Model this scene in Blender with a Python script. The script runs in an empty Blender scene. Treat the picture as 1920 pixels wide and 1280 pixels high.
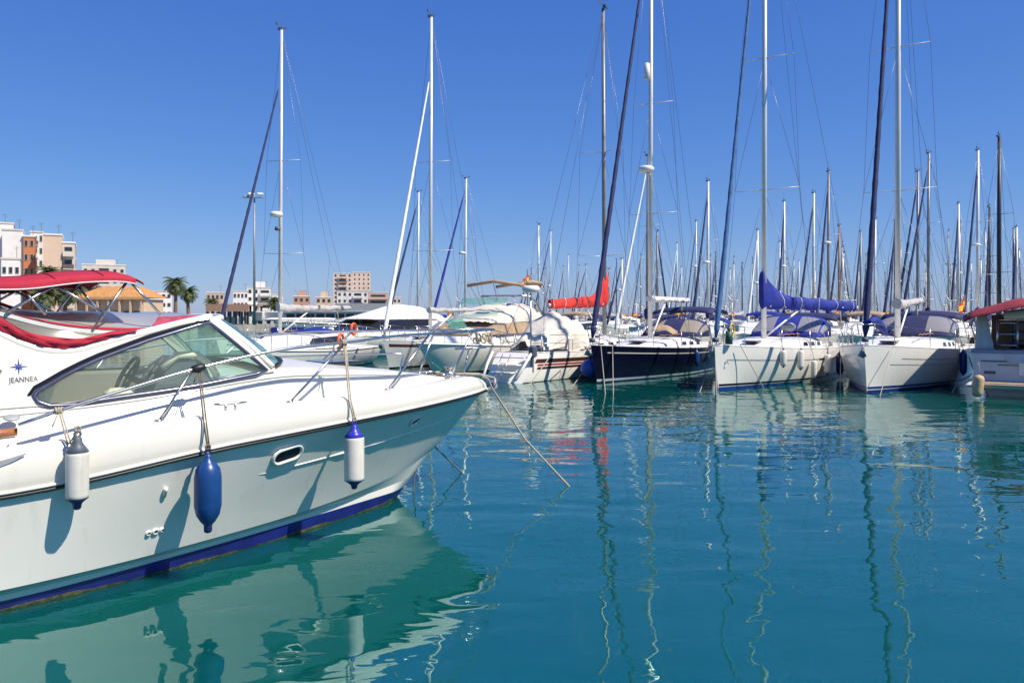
import bpy, math, random
from mathutils import Vector, Matrix
from mathutils.geometry import tessellate_polygon
random.seed(7)
SC = bpy.context.scene
COL = SC.collection
PI = math.pi

# ------------------------------------------------------------------ camera
F_PX, EYE, HOR = 1500.0, 2.3, 590.0          # focal length in photo pixels, eye height, horizon row
cam = bpy.data.cameras.new('camera')
cam.sensor_width = 36.0
cam.lens = 36.0 * F_PX / 1920.0
cam.shift_y = (HOR - 640.0) / 1920.0
cam.clip_start = 0.1
cam.clip_end = 20000
camo = bpy.data.objects.new('camera', cam)
COL.objects.link(camo)
camo.location = (0, 0, EYE)
camo.rotation_euler = (PI / 2, 0, 0)
SC.camera = camo

# ------------------------------------------------------------------ sky and sun
SUN = Vector((0.89, -0.45, 0.0)).normalized()
SUN_EL = math.radians(52)
sun_dir = Vector((SUN.x * math.cos(SUN_EL), SUN.y * math.cos(SUN_EL), math.sin(SUN_EL)))
world = bpy.data.worlds.new('World')
SC.world = world
world.use_nodes = True
wn = world.node_tree
wn.nodes.clear()
sky = wn.nodes.new('ShaderNodeTexSky')
sky.sky_type = 'NISHITA'
sky.sun_disc = False
sky.sun_elevation = SUN_EL
sky.sun_rotation = math.atan2(SUN.x, SUN.y)
sky.altitude = 0
sky.air_density = 1.0
sky.dust_density = 0.25
sky.ozone_density = 3.5
hs = wn.nodes.new('ShaderNodeHueSaturation')
hs.inputs['Saturation'].default_value = 1.22
sep = wn.nodes.new('ShaderNodeSeparateColor')
com = wn.nodes.new('ShaderNodeCombineColor')
wn.links.new(sky.outputs[0], hs.inputs['Color'])
wn.links.new(hs.outputs[0], sep.inputs[0])
for ch, (gam, gain) in enumerate(((0.80, 0.71), (0.74, 0.99), (0.45, 2.65))):   # the photo's vivid colour response, same for the whole sky
    pw = wn.nodes.new('ShaderNodeMath'); pw.operation = 'POWER'; pw.inputs[1].default_value = gam
    ml = wn.nodes.new('ShaderNodeMath'); ml.operation = 'MULTIPLY'; ml.inputs[1].default_value = gain
    wn.links.new(sep.outputs[ch], pw.inputs[0]); wn.links.new(pw.outputs[0], ml.inputs[0]); wn.links.new(ml.outputs[0], com.inputs[ch])
bg = wn.nodes.new('ShaderNodeBackground')
bg.inputs['Strength'].default_value = 0.097
wo = wn.nodes.new('ShaderNodeOutputWorld')
wn.links.new(com.outputs[0], bg.inputs['Color'])
wn.links.new(bg.outputs[0], wo.inputs['Surface'])
sl = bpy.data.lights.new('sun', 'SUN')
sl.energy = 5.0
sl.angle = math.radians(0.53)
sl.color = (1.0, 0.92, 0.78)
slo = bpy.data.objects.new('sun', sl)
COL.objects.link(slo)
slo.rotation_euler = sun_dir.to_track_quat('Z', 'Y').to_euler()
slo.location = (20, -10, 40)
SC.view_settings.view_transform = 'Standard'
SC.view_settings.look = 'None'
SC.view_settings.gamma = 1.0
SC.view_settings.exposure = 0.34
SC.cycles.max_bounces = 8
SC.cycles.transparent_max_bounces = 16
SC.cycles.caustics_reflective = False
SC.cycles.blur_glossy = 0.6
SC.cycles.sample_clamp_indirect = 8.0
SC.cycles.caustics_refractive = False
SC.cycles.use_denoising = True

# ------------------------------------------------------------------ helpers
def lerp(a, b, t): return a + (b - a) * t
def interp(tab, x):
    if x <= tab[0][0]: return tab[0][1]
    for (x0, y0), (x1, y1) in zip(tab, tab[1:]):
        if x <= x1:
            t = (x - x0) / (x1 - x0)
            return lerp(y0, y1, t)
    return tab[-1][1]
def smooth(tab, x):                      # monotone-ish cubic through a table
    n = len(tab)
    if x <= tab[0][0]: return tab[0][1]
    if x >= tab[-1][0]: return tab[-1][1]
    for i in range(n - 1):
        x0, y0 = tab[i]; x1, y1 = tab[i + 1]
        if x <= x1:
            m0 = (y1 - tab[i - 1][1]) / (x1 - tab[i - 1][0]) if i > 0 else (y1 - y0) / (x1 - x0)
            m1 = (tab[i + 2][1] - y0) / (tab[i + 2][0] - x0) if i < n - 2 else (y1 - y0) / (x1 - x0)
            h = x1 - x0; t = (x - x0) / h
            return ((2*t**3 - 3*t*t + 1) * y0 + (t**3 - 2*t*t + t) * h * m0
                    + (-2*t**3 + 3*t*t) * y1 + (t**3 - t*t) * h * m1)
def at(px, py, d):
    """place in the harbour seen at a photo pixel, d metres in front of the quay"""
    return Vector(((px - 960.0) / F_PX * d, d, EYE - (py - HOR) / F_PX * d))
def atx(px, d): return (px - 960.0) / F_PX * d
def atz(py, d): return EYE - (py - HOR) / F_PX * d

class MB:
    def __init__(s): s.v = []; s.f = []; s.sm = []
    def add(s, vs, fs, sm=False):
        o = len(s.v)
        s.v += [tuple(v) for v in vs]
        for f in fs:
            s.f.append(tuple(i + o for i in f)); s.sm.append(sm)
        return s
    def box(s, x0, x1, y0, y1, z0, z1):
        vs = [(x, y, z) for x in (x0, x1) for y in (y0, y1) for z in (z0, z1)]
        return s.add(vs, [(0,1,3,2),(4,6,7,5),(0,4,5,1),(2,3,7,6),(0,2,6,4),(1,5,7,3)])
    def obox(s, c, sx, sy, sz, rz=0.0, bev=0.0):
        c = Vector(c); ca, sa = math.cos(rz), math.sin(rz)
        if bev <= 0:
            vs = [(x, y, z) for x in (-sx/2, sx/2) for y in (-sy/2, sy/2) for z in (-sz/2, sz/2)]
            fs = [(0,1,3,2),(4,6,7,5),(0,4,5,1),(2,3,7,6),(0,2,6,4),(1,5,7,3)]
        else:
            ring = []
            for zz, k in ((-sz/2, bev), (-sz/2 + bev, 0), (sz/2 - bev, 0), (sz/2, bev)):
                hx, hy = sx/2 - k, sy/2 - k
                r = [(-hx + bev, -hy), (hx - bev, -hy), (hx, -hy + bev), (hx, hy - bev),
                     (hx - bev, hy), (-hx + bev, hy), (-hx, hy - bev), (-hx, -hy + bev)]
                ring += [(x, y, zz) for x, y in r]
            vs = ring; fs = []
            for k in range(3):
                for i in range(8):
                    j = (i + 1) % 8
                    fs.append((k*8+i, k*8+j, k*8+8+j, k*8+8+i))
            fs += [tuple(reversed(range(8))), tuple(range(24, 32))]
        vs = [(c.x + x*ca - y*sa, c.y + x*sa + y*ca, c.z + z) for x, y, z in vs]
        return s.add(vs, fs)
    def tube(s, pts, r, n=8, cap=True, flat=None):
        pts = [Vector(p) for p in pts]
        m = len(pts)
        rr = r if isinstance(r, (list, tuple)) else [r] * m
        prev = None; vs = []
        for i, p in enumerate(pts):
            t = (pts[min(i+1, m-1)] - pts[max(i-1, 0)])
            if t.length < 1e-9: t = Vector((0, 0, 1))
            t.normalize()
            if prev is None:
                a = Vector((0, 0, 1)) if abs(t.z) < 0.9 else Vector((1, 0, 0))
                u = t.cross(a).normalized()
            else:
                u = (prev - t * prev.dot(t))
                u = u.normalized() if u.length > 1e-6 else t.orthogonal().normalized()
            prev = u
            w = t.cross(u)
            for k in range(n):
                a = 2*PI*k/n
                ca, sa = math.cos(a), math.sin(a)
                if flat: sa *= flat
                vs.append(p + (u*ca + w*sa) * rr[i])
        fs = []
        for i in range(m - 1):
            for k in range(n):
                j = (k + 1) % n
                fs.append((i*n+k, i*n+j, i*n+n+j, i*n+n+k))
        s.add(vs, fs, True)
        if cap:
            o = len(s.v) - len(vs)
            s.f.append(tuple(o + k for k in reversed(range(n)))); s.sm.append(False)
            s.f.append(tuple(o + (m-1)*n + k for k in range(n))); s.sm.append(False)
        return s
    def lathe(s, prof, c=(0, 0, 0), n=16, axis='z'):
        c = Vector(c); vs = []
        for r, z in prof:
            for k in range(n):
                a = 2*PI*k/n
                q = (r*math.cos(a), r*math.sin(a), z)
                if axis == 'x': q = (q[2], q[0], q[1])
                if axis == 'y': q = (q[1], q[2], q[0])
                vs.append(c + Vector(q))
        fs = []
        for i in range(len(prof) - 1):
            for k in range(n):
                j = (k + 1) % n
                fs.append((i*n+k, i*n+j, i*n+n+j, i*n+n+k))
        fs.append(tuple(reversed(range(n))))
        fs.append(tuple((len(prof)-1)*n + k for k in range(n)))
        return s.add(vs, fs, True)
    def grid(s, rows, close=False, sm=True):
        n = len(rows[0]); vs = [p for r in rows for p in r]; fs = []
        for i in range(len(rows) - 1):
            for k in range(n if close else n - 1):
                j = (k + 1) % n
                fs.append((i*n+k, i*n+j, i*n+n+j, i*n+n+k))
        return s.add(vs, fs, sm)
    def torus(s, c, R, r, n=20, m=8, M=None):
        vs = []; c = Vector(c)
        for i in range(n):
            a = 2*PI*i/n
            for k in range(m):
                b = 2*PI*k/m
                q = Vector(((R + r*math.cos(b))*math.cos(a), (R + r*math.cos(b))*math.sin(a), r*math.sin(b)))
                if M: q = M @ q
                vs.append(c + q)
        fs = [(i*m+k, i*m+(k+1) % m, ((i+1) % n)*m+(k+1) % m, ((i+1) % n)*m+k) for i in range(n) for k in range(m)]
        return s.add(vs, fs, True)
    def build(s, name, mat, parent=None, solid=0.0, sub=0):
        me = bpy.data.meshes.new(name)
        me.from_pydata(s.v, [], s.f)
        me.polygons.foreach_set('use_smooth', s.sm)
        me.materials.append(mat)
        me.update()
        o = bpy.data.objects.new(name, me)
        COL.objects.link(o)
        if parent: o.parent = parent
        if solid:
            md = o.modifiers.new('thickness', 'SOLIDIFY'); md.thickness = solid; md.offset = 0.0
        if sub:
            md = o.modifiers.new('sub', 'SUBSURF'); md.levels = sub; md.render_levels = sub
        return o

def tag(o, label, cat, group=None):
    o['label'] = label; o['category'] = cat
    if group: o['group'] = group
    return o
def thing(name, label, cat, loc=(0, 0, 0), rz=0.0, group=None):
    o = bpy.data.objects.new(name, None)
    o.empty_display_size = 0.3
    COL.objects.link(o)
    o.location = loc; o.rotation_euler = (0, 0, rz)
    return tag(o, label, cat, group)
def struct(o): o['kind'] = 'structure'; return o
def text_mesh(name, txt, size, mat, parent, M, ext=0.002):
    cu = bpy.data.curves.new(name, 'FONT'); cu.body = txt; cu.size = size; cu.extrude = ext
    t = bpy.data.objects.new(name + '_tmp', cu); COL.objects.link(t)
    bpy.context.view_layer.update()
    me = bpy.data.meshes.new_from_object(t)
    bpy.data.objects.remove(t)
    me.transform(M); me.materials.clear(); me.materials.append(mat)
    o = bpy.data.objects.new(name, me); COL.objects.link(o); o.parent = parent
    return o

# ------------------------------------------------------------------ materials
def mat(name, col, rough=0.5, metal=0.0, var=0.0, vscale=3.0, bump=0.0, bscale=40.0, spec=0.5, coat=0.0, dirt=None):
    m = bpy.data.materials.new(name); m.use_nodes = True
    nt = m.node_tree; b = nt.nodes['Principled BSDF']
    b.inputs['Base Color'].default_value = (*col, 1)
    b.inputs['Roughness'].default_value = rough
    b.inputs['Metallic'].default_value = metal
    b.inputs['Specular IOR Level'].default_value = spec
    if coat: b.inputs['Coat Weight'].default_value = coat; b.inputs['Coat Roughness'].default_value = 0.08
    if var or bump or dirt:
        tc = nt.nodes.new('ShaderNodeTexCoord')
    if var:
        nz = nt.nodes.new('ShaderNodeTexNoise'); nz.inputs['Scale'].default_value = vscale; nz.inputs['Detail'].default_value = 6
        nt.links.new(tc.outputs['Object'], nz.inputs['Vector'])
        mx = nt.nodes.new('ShaderNodeMix'); mx.data_type = 'RGBA'
        mx.inputs[6].default_value = (*[c*(1-var) for c in col], 1)
        mx.inputs[7].default_value = (*[min(1, c*(1+var)) for c in col], 1)
        rp = nt.nodes.new('ShaderNodeMapRange'); rp.inputs[1].default_value = 0.3; rp.inputs[2].default_value = 0.7
        nt.links.new(nz.outputs[0], rp.inputs[0]); nt.links.new(rp.outputs[0], mx.inputs[0])
        out = mx.outputs[2]
        if dirt:                       # streaks running down: stains with a shape of their own
            mp = nt.nodes.new('ShaderNodeMapping'); mp.inputs['Scale'].default_value = (9, 9, 0.7)
            nt.links.new(tc.outputs['Object'], mp.inputs[0])
            n2 = nt.nodes.new('ShaderNodeTexNoise'); n2.inputs['Scale'].default_value = 1.0; n2.inputs['Detail'].default_value = 5
            nt.links.new(mp.outputs[0], n2.inputs['Vector'])
            r2 = nt.nodes.new('ShaderNodeMapRange'); r2.inputs[1].default_value = 0.58; r2.inputs[2].default_value = 0.8
            r2.inputs[4].default_value = dirt[3]
            nt.links.new(n2.outputs[0], r2.inputs[0])
            m2 = nt.nodes.new('ShaderNodeMix'); m2.data_type = 'RGBA'
            m2.inputs[7].default_value = (*dirt[:3], 1)
            nt.links.new(r2.outputs[0], m2.inputs[0]); nt.links.new(out, m2.inputs[6])
            out = m2.outputs[2]
        nt.links.new(out, b.inputs['Base Color'])
    if bump:
        n3 = nt.nodes.new('ShaderNodeTexNoise'); n3.inputs['Scale'].default_value = bscale; n3.inputs['Detail'].default_value = 4
        nt.links.new(tc.outputs['Object'], n3.inputs['Vector'])
        bp = nt.nodes.new('ShaderNodeBump'); bp.inputs['Strength'].default_value = 1.0; bp.inputs['Distance'].default_value = bump
        nt.links.new(n3.outputs[0], bp.inputs['Height']); nt.links.new(bp.outputs[0], b.inputs['Normal'])
    return m
def glass(name, tint, gloss=1.0, opacity=0.0, ocol=(0.8, 0.8, 0.8), rough=0.02):
    m = bpy.data.materials.new(name); m.use_nodes = True
    nt = m.node_tree; nt.nodes.clear()
    o = nt.nodes.new('ShaderNodeOutputMaterial')
    tr = nt.nodes.new('ShaderNodeBsdfTransparent'); tr.inputs[0].default_value = (*tint, 1)
    gl = nt.nodes.new('ShaderNodeBsdfGlossy'); gl.inputs['Roughness'].default_value = rough
    fr = nt.nodes.new('ShaderNodeFresnel')
    ge = nt.nodes.new('ShaderNodeNewGeometry')
    mr = nt.nodes.new('ShaderNodeMapRange'); mr.inputs[3].default_value = 1.45; mr.inputs[4].default_value = 1 / 1.45
    nt.links.new(ge.outputs['Backfacing'], mr.inputs[0]); nt.links.new(mr.outputs[0], fr.inputs[0])   # a thin sheet reflects alike from both sides
    mx = nt.nodes.new('ShaderNodeMixShader')
    nt.links.new(fr.outputs[0], mx.inputs[0]); nt.links.new(gl.outputs[0], mx.inputs[2])
    if opacity:
        df = nt.nodes.new('ShaderNodeBsdfDiffuse'); df.inputs[0].default_value = (*ocol, 1)
        m2 = nt.nodes.new('ShaderNodeMixShader'); m2.inputs[0].default_value = opacity
        tl = nt.nodes.new('ShaderNodeBsdfTranslucent'); tl.inputs[0].default_value = (*ocol, 1)
        m3 = nt.nodes.new('ShaderNodeMixShader'); m3.inputs[0].default_value = 0.5
        nt.links.new(df.outputs[0], m3.inputs[1]); nt.links.new(tl.outputs[0], m3.inputs[2])
        nt.links.new(tr.outputs[0], m2.inputs[1]); nt.links.new(m3.outputs[0], m2.inputs[2])
        nt.links.new(m2.outputs[0], mx.inputs[1])
    else:
        nt.links.new(tr.outputs[0], mx.inputs[1])
    nt.links.new(mx.outputs[0], o.inputs[0])
    return m

M = {}
M['gel'] = mat('gelcoat_white', (0.74, 0.71, 0.64), 0.22, var=0.025, vscale=2.0, dirt=(0.55, 0.48, 0.38, 0.26), coat=0.15)
M['hullw'] = mat('hull_white', (0.83, 0.80, 0.74), 0.16, var=0.025, vscale=1.6, bump=0.0006, bscale=2.2, coat=0.25, dirt=(0.50, 0.48, 0.36, 0.30))
M['white'] = mat('white_paint', (0.78, 0.765, 0.72), 0.3, var=0.05, vscale=4, dirt=(0.5, 0.45, 0.36, 0.22))
M['deck'] = mat('deck_white', (0.72, 0.70, 0.64), 0.55, var=0.06, vscale=6, bump=0.001, bscale=120)
M['bluestripe'] = mat('antifoul_blue', (0.008, 0.013, 0.14), 0.4, var=0.35, vscale=5)
M['blueboot'] = mat('boot_blue', (0.012, 0.035, 0.22), 0.3, var=0.15)
M['scum'] = mat('weed_line', (0.10, 0.095, 0.045), 0.9, var=0.6, vscale=18, bump=0.01, bscale=30)
M['black'] = mat('black_rubber', (0.012, 0.012, 0.014), 0.45, var=0.2)
M['blackgloss'] = mat('black_gloss', (0.01, 0.01, 0.012), 0.12, var=0.1)
M['frame'] = mat('anodised_frame', (0.10, 0.105, 0.16), 0.22, metal=0.55, var=0.15)
M['steel'] = mat('stainless', (0.56, 0.55, 0.53), 0.26, metal=1.0, var=0.1, vscale=9)
M['alu'] = mat('mast_aluminium', (0.70, 0.69, 0.65), 0.38, metal=0.25, var=0.06, vscale=2)
M['aludark'] = mat('weathered_mast', (0.27, 0.26, 0.25), 0.45, metal=0.3, var=0.15, vscale=2)
M['carbon'] = mat('black_mast', (0.02, 0.02, 0.025), 0.4, var=0.2)
M['woodmast'] = mat('varnished_spar', (0.36, 0.22, 0.12), 0.4, var=0.2)
M['wire'] = mat('rigging_wire', (0.16, 0.17, 0.20), 0.35, metal=0.7, var=0.1)
M['red'] = mat('red_canvas', (0.40, 0.012, 0.036), 0.8, var=0.12, vscale=5, bump=0.006, bscale=9)
M['maroon'] = mat('maroon_canvas', (0.24, 0.02, 0.035), 0.85, var=0.2, vscale=5, bump=0.01, bscale=7)
M['sailred'] = mat('red_sail_cover', (0.62, 0.03, 0.02), 0.75, var=0.15, vscale=4, bump=0.02, bscale=5)
M['navy'] = mat('navy_canvas', (0.014, 0.02, 0.085), 0.75, var=0.25, vscale=5, bump=0.01, bscale=8)
M['blue'] = mat('blue_canvas', (0.006, 0.02, 0.24), 0.75, var=0.25, vscale=4, bump=0.015, bscale=6)
M['skyblue'] = mat('faded_blue_canvas', (0.045, 0.13, 0.30), 0.75, var=0.3, vscale=5, bump=0.01)
M['cream'] = mat('cream_canvas', (0.62, 0.57, 0.49), 0.85, var=0.12, vscale=3, bump=0.02, bscale=5)
M['tan'] = mat('tan_canvas', (0.38, 0.27, 0.17), 0.85, var=0.2, vscale=3, bump=0.015, bscale=5)
M['greycover'] = mat('grey_canvas', (0.42, 0.41, 0.40), 0.8, var=0.12, vscale=3, bump=0.01, bscale=6)
M['whitecover'] = mat('white_canvas', (0.72, 0.70, 0.67), 0.8, var=0.06, vscale=3, bump=0.015, bscale=5)
M['whitesail'] = mat('white_sail', (0.74, 0.73, 0.70), 0.7, var=0.06, vscale=5, bump=0.006)
M['hullnavy'] = mat('hull_navy', (0.004, 0.005, 0.018), 0.18, var=0.15, spec=0.3)
M['hullblack'] = mat('stripe_black', (0.01, 0.01, 0.013), 0.25, var=0.1)
M['hullgrey'] = mat('hull_grey', (0.50, 0.53, 0.55), 0.25, var=0.06, coat=0.2)
M['hullgreen'] = mat('antifoul_green', (0.02, 0.08, 0.06), 0.5, var=0.3)
M['stripered'] = mat('stripe_red', (0.35, 0.02, 0.025), 0.3, var=0.1)
M['stripebrown'] = mat('stripe_brown', (0.06, 0.025, 0.02), 0.3, var=0.1)
M['goldline'] = mat('cove_line', (0.50, 0.48, 0.42), 0.35, var=0.05)
M['silverline'] = mat('silver_line', (0.42, 0.47, 0.55), 0.3, var=0.05)
M['teak'] = mat('teak', (0.34, 0.13, 0.05), 0.5, var=0.3, vscale=12)
M['teakpale'] = mat('weathered_teak', (0.42, 0.31, 0.18), 0.7, var=0.25, vscale=12)
M['fwhite'] = mat('fender_white', (0.70, 0.67, 0.60), 0.45, var=0.08, vscale=9, dirt=(0.34, 0.26, 0.16, 0.7))
M['fblue'] = mat('fender_blue', (0.008, 0.05, 0.19), 0.33, var=0.15, vscale=9)
M['fnavy'] = mat('fender_navy', (0.012, 0.02, 0.10), 0.35, var=0.15)
M['fcap'] = mat('fender_cap_blue', (0.03, 0.035, 0.42), 0.35, var=0.1)
M['fbeige'] = mat('fender_beige', (0.52, 0.36, 0.20), 0.6, var=0.2, vscale=9)
M['rope'] = mat('rope', (0.40, 0.35, 0.27), 0.9, var=0.3, vscale=60, bump=0.004, bscale=90)
M['ropedark'] = mat('rope_dark', (0.13, 0.11, 0.09), 0.9, var=0.3, vscale=60, bump=0.004, bscale=90)
M['orange'] = mat('lifebuoy_orange', (0.70, 0.12, 0.03), 0.5, var=0.15)
M['yellow'] = mat('yellow', (0.70, 0.45, 0.03), 0.5, var=0.1)
M['dash'] = mat('dash_grey', (0.09, 0.11, 0.14), 0.5, var=0.15)
M['seat'] = mat('cream_vinyl', (0.74, 0.70, 0.56), 0.5, var=0.05)
M['darkwin'] = mat('dark_window', (0.02, 0.018, 0.022), 0.06, var=0.1)
M['hole'] = mat('dark_recess', (0.015, 0.02, 0.022), 0.3, var=0.1)
M['greyplastic'] = mat('grey_plastic', (0.30, 0.31, 0.33), 0.5, var=0.1)
M['logo_blue'] = mat('logo_blue', (0.03, 0.06, 0.28), 0.4)
M['logo_dark'] = mat('logo_dark', (0.07, 0.07, 0.08), 0.4)
M['flagred'] = mat('flag_red', (0.55, 0.03, 0.02), 0.8, var=0.1)
M['flagyellow'] = mat('flag_yellow', (0.75, 0.45, 0.02), 0.8, var=0.1)
M['gtint'] = glass('green_glass', (0.62, 0.88, 0.76), opacity=0.22, ocol=(0.40, 0.74, 0.60))
M['gside'] = glass('side_glass', (0.93, 1.0, 0.95), opacity=0.13, ocol=(0.70, 0.88, 0.70))
M['vinyl'] = glass('clear_vinyl', (0.78, 0.77, 0.78), opacity=0.82, ocol=(0.80, 0.78, 0.78), rough=0.15)
M['vinylfar'] = glass('far_vinyl', (0.72, 0.73, 0.76), opacity=0.55, ocol=(0.58, 0.58, 0.60), rough=0.15)
M['vinyltan'] = glass('yellowed_vinyl', (0.65, 0.62, 0.55), opacity=0.65, ocol=(0.56, 0.53, 0.46), rough=0.2)
M['hoodwin'] = glass('sprayhood_vinyl', (0.7, 0.7, 0.7), opacity=0.85, ocol=(0.72, 0.62, 0.48), rough=0.1)
M['hoodclear'] = glass('sprayhood_clear', (0.75, 0.77, 0.8), opacity=0.72, ocol=(0.72, 0.70, 0.68), rough=0.08)

# ------------------------------------------------------------------ water
def water_material():
    m = bpy.data.materials.new('harbour_water'); m.use_nodes = True
    nt = m.node_tree; b = nt.nodes['Principled BSDF']
    b.inputs['Roughness'].default_value = 0.015
    b.inputs['IOR'].default_value = 2.6
    b.inputs['Specular Tint'].default_value = (0.55, 1.0, 0.96, 1)
    b.subsurface_method = 'BURLEY'                      # light spreads through the murky water
    b.inputs['Subsurface Weight'].default_value = 1.0
    b.inputs['Subsurface Radius'].default_value = (0.4, 1.0, 1.0)
    b.inputs['Subsurface Scale'].default_value = 0.5
    tc = nt.nodes.new('ShaderNodeTexCoord')
    def noise(sc, detail, dist=0.0, rot=0.0, stretch=(1, 1, 1)):
        mp = nt.nodes.new('ShaderNodeMapping'); mp.inputs['Scale'].default_value = stretch
        mp.inputs['Rotation'].default_value = (0, 0, rot)
        nt.links.new(tc.outputs['Object'], mp.inputs[0])
        n = nt.nodes.new('ShaderNodeTexNoise'); n.inputs['Scale'].default_value = sc
        n.inputs['Detail'].default_value = detail; n.inputs['Distortion'].default_value = dist
        n.inputs['Roughness'].default_value = 0.45
        nt.links.new(mp.outputs[0], n.inputs['Vector']); return n
    def math_(op, a, bb):
        k = nt.nodes.new('ShaderNodeMath'); k.operation = op
        for i, q in enumerate((a, bb)):
            if isinstance(q, (int, float)): k.inputs[i].default_value = q
            else: nt.links.new(q, k.inputs[i])
        return k.outputs[0]
    # murky green body, drifting slightly in tone
    n0 = noise(0.16, 3, 0.5)
    mx = nt.nodes.new('ShaderNodeMix'); mx.data_type = 'RGBA'
    mx.inputs[6].default_value = (0.001, 0.062, 0.056, 1)
    mx.inputs[7].default_value = (0.001, 0.080, 0.071, 1)
    nt.links.new(n0.outputs[0], mx.inputs[0]); nt.links.new(mx.outputs[2], b.inputs['Base Color'])
    # height in metres: slow swell + wavelets + fine ripple (calmer in patches)
    a = noise(0.75, 1.0, 0.6, 0.25, (0.8, 1.25, 1))
    c = noise(2.6, 1.5, 0.8, -0.3, (0.7, 1.3, 1))
    d = noise(9.0, 2.0, 0.3, 0.1, (0.6, 1.5, 1))
    p = noise(0.10, 2.0, 0.0)
    pr = nt.nodes.new('ShaderNodeMapRange'); pr.inputs[1].default_value = 0.42; pr.inputs[2].default_value = 0.62
    pr.inputs[3].default_value = 0.15
    nt.links.new(p.outputs[0], pr.inputs[0])
    h = math_('ADD', math_('MULTIPLY', a.outputs[0], 0.030),
              math_('ADD', math_('MULTIPLY', c.outputs[0], 0.0056),
                    math_('MULTIPLY', math_('MULTIPLY', d.outputs[0], 0.0008), pr.outputs[0])))
    bp = nt.nodes.new('ShaderNodeBump'); bp.inputs['Strength'].default_value = 1.0; bp.inputs['Distance'].default_value = 1.0
    nt.links.new(h, bp.inputs['Height']); nt.links.new(bp.outputs[0], b.inputs['Normal'])
    return m
M['water'] = water_material()
w = MB(); w.add([(-6000, -60, 0), (6000, -60, 0), (6000, 9000, 0), (-6000, 9000, 0)], [(0, 1, 2, 3)])
struct(w.build('water', M['water']))

# ================================================================== foreground motor cruiser
# local frame: +x to the bow, +y to port (away from the quay), z up; x = 0 where the picture's left edge cuts the side
PB_ROT = math.atan2(0.632, 0.775)
PB_O = Vector((-4.88, 7.32, 0))
pb = thing('motor_cruiser', 'large white motor cruiser with red canvas top moored in the left foreground', 'motorboat', PB_O, PB_ROT)

def taper(x, B, x0, xb, p, aft=0.06):
    if x < x0: return B * (1 - aft * min(1.0, max(0.0, (x0 - x) / 5.0)) ** 2)
    u = min(1.0, (x - x0) / (xb - x0)); return B * max(0.0, 1 - u ** p)
XA = -4.3                                            # transom
def p_rub(x): return taper(x, 1.72, 0.5, 5.78, 2.3)
ZR = [(-4.3, .84), (0, .925), (1.45, 1.085), (1.85, 1.12), (2.9, 1.18), (4.26, 1.22), (5.4, 1.235), (5.9, 1.24)]
ZG = [(-4.3, 1.18), (0, 1.30), (.4, 1.325), (1.13, 1.40), (2.35, 1.46), (3.74, 1.475), (4.95, 1.49), (5.5, 1.475), (5.9, 1.40)]
def zr(x): return smooth(ZR, x)
def zg(x): return smooth(ZG, x)
ZC = [(-4.3, .17), (0, .20), (1.3, .22), (2.9, .26), (3.8, .32), (4.4, .40), (5.0, .55)]
def zc(x): return smooth(ZC, x)
def zb_(x): return smooth([(-4.3, .06), (0, .085), (1.3, .12), (2.9, .14), (3.8, .135), (4.6, .12)], x)
def p_wl(x): return min(taper(x, 1.47, -1.0, 4.42, 3.0), max(0, p_ch(x + .05) - .115))
def p_ch(x): return taper(x, 1.58, -0.3, 4.95, 1.62)
N = 56
def us(): return [1 - (1 - i / N) ** 1.35 for i in range(N + 1)]
def level(kind):
    """one horizontal line of the hull from transom to stem"""
    out = []
    if kind == 'keel': xs, f, z = 3.7, (lambda x: taper(x, 1.2, -1, 3.75, 2.6)), (lambda x: -.4)
    elif kind == 'wl': xs, f, z = 4.42, p_wl, (lambda x: 0.0)
    elif kind == 'scum': xs, f, z = 4.44, (lambda x: min(taper(x, 1.475, -1.0, 4.44, 3.0), max(0, p_ch(x + .04) - .11))), (lambda x: .022 + .008*math.sin(x*5) + .006*math.sin(x*17) + .004*math.sin(x*41))
    elif kind == 'boot': xs, f, z = 4.53, (lambda x: min(taper(x, 1.49, -1.0, 4.53, 3.0), max(0, p_ch(x) - .105))), (lambda x: zb_(x))
    elif kind == 'under': xs, f, z = 4.66, (lambda x: min(taper(x, 1.50, -1.0, 4.66, 3.0), max(0, p_ch(x) - .095))), (lambda x: lerp(zb_(x), zc(x), .40))
    elif kind == 'chine': xs, f, z = 4.95, p_ch, zc
    elif kind.startswith('mid'):
        k = float(kind[3:])
        xs = lerp(4.95, 5.76, k ** 0.92)
        def f(x, k=k, xs=xs):
            q = (x - XA) / (xs - XA)
            a = p_ch(XA + q * (4.95 - XA)); b = p_rub(XA + q * (5.78 - XA)) - .008
            return max(0.0, lerp(a, b, k ** (1.12 + .2*max(0, min(1, (x - 1.5)/3)))))
        def z(x, k=k, xs=xs):
            q = (x - XA) / (xs - XA)
            return lerp(zc(XA + q * (4.95 - XA)), zr(XA + q * (5.78 - XA)), k)
    for u in us():
        x = XA + u * (xs - XA)
        out.append((x, f(x) if u < 1 else 0.0, z(x)))
    return out
def both(rows):
    """rows on port (+y) -> port and starboard grids"""
    return rows, [[(x, -y, z) for x, y, z in r] for r in rows]
def shell(name, rows, m, parent, flip=False):
    mb = MB()
    P, S = both(rows)
    mb.grid(P); mb.grid([list(reversed(r)) for r in S])
    return mb.build(name, m, parent)
mids = ['mid%.3f' % (i / 8) for i in range(9)]
hm = MB()
for grp in (['boot', 'under'], ['under', 'chine'], mids):          # separate strips keep the chine crisp
    P_, S_ = both([level(k) for k in grp])
    hm.grid(P_); hm.grid([list(reversed(r)) for r in S_])
hull = hm.build('hull', M['hullw'], pb)
shell('antifouling_band', [level(k) for k in ('scum', 'boot')], M['bluestripe'], pb)
shell('weed_line', [level(k) for k in ('keel', 'wl', 'scum')], M['scum'], pb)
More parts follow.
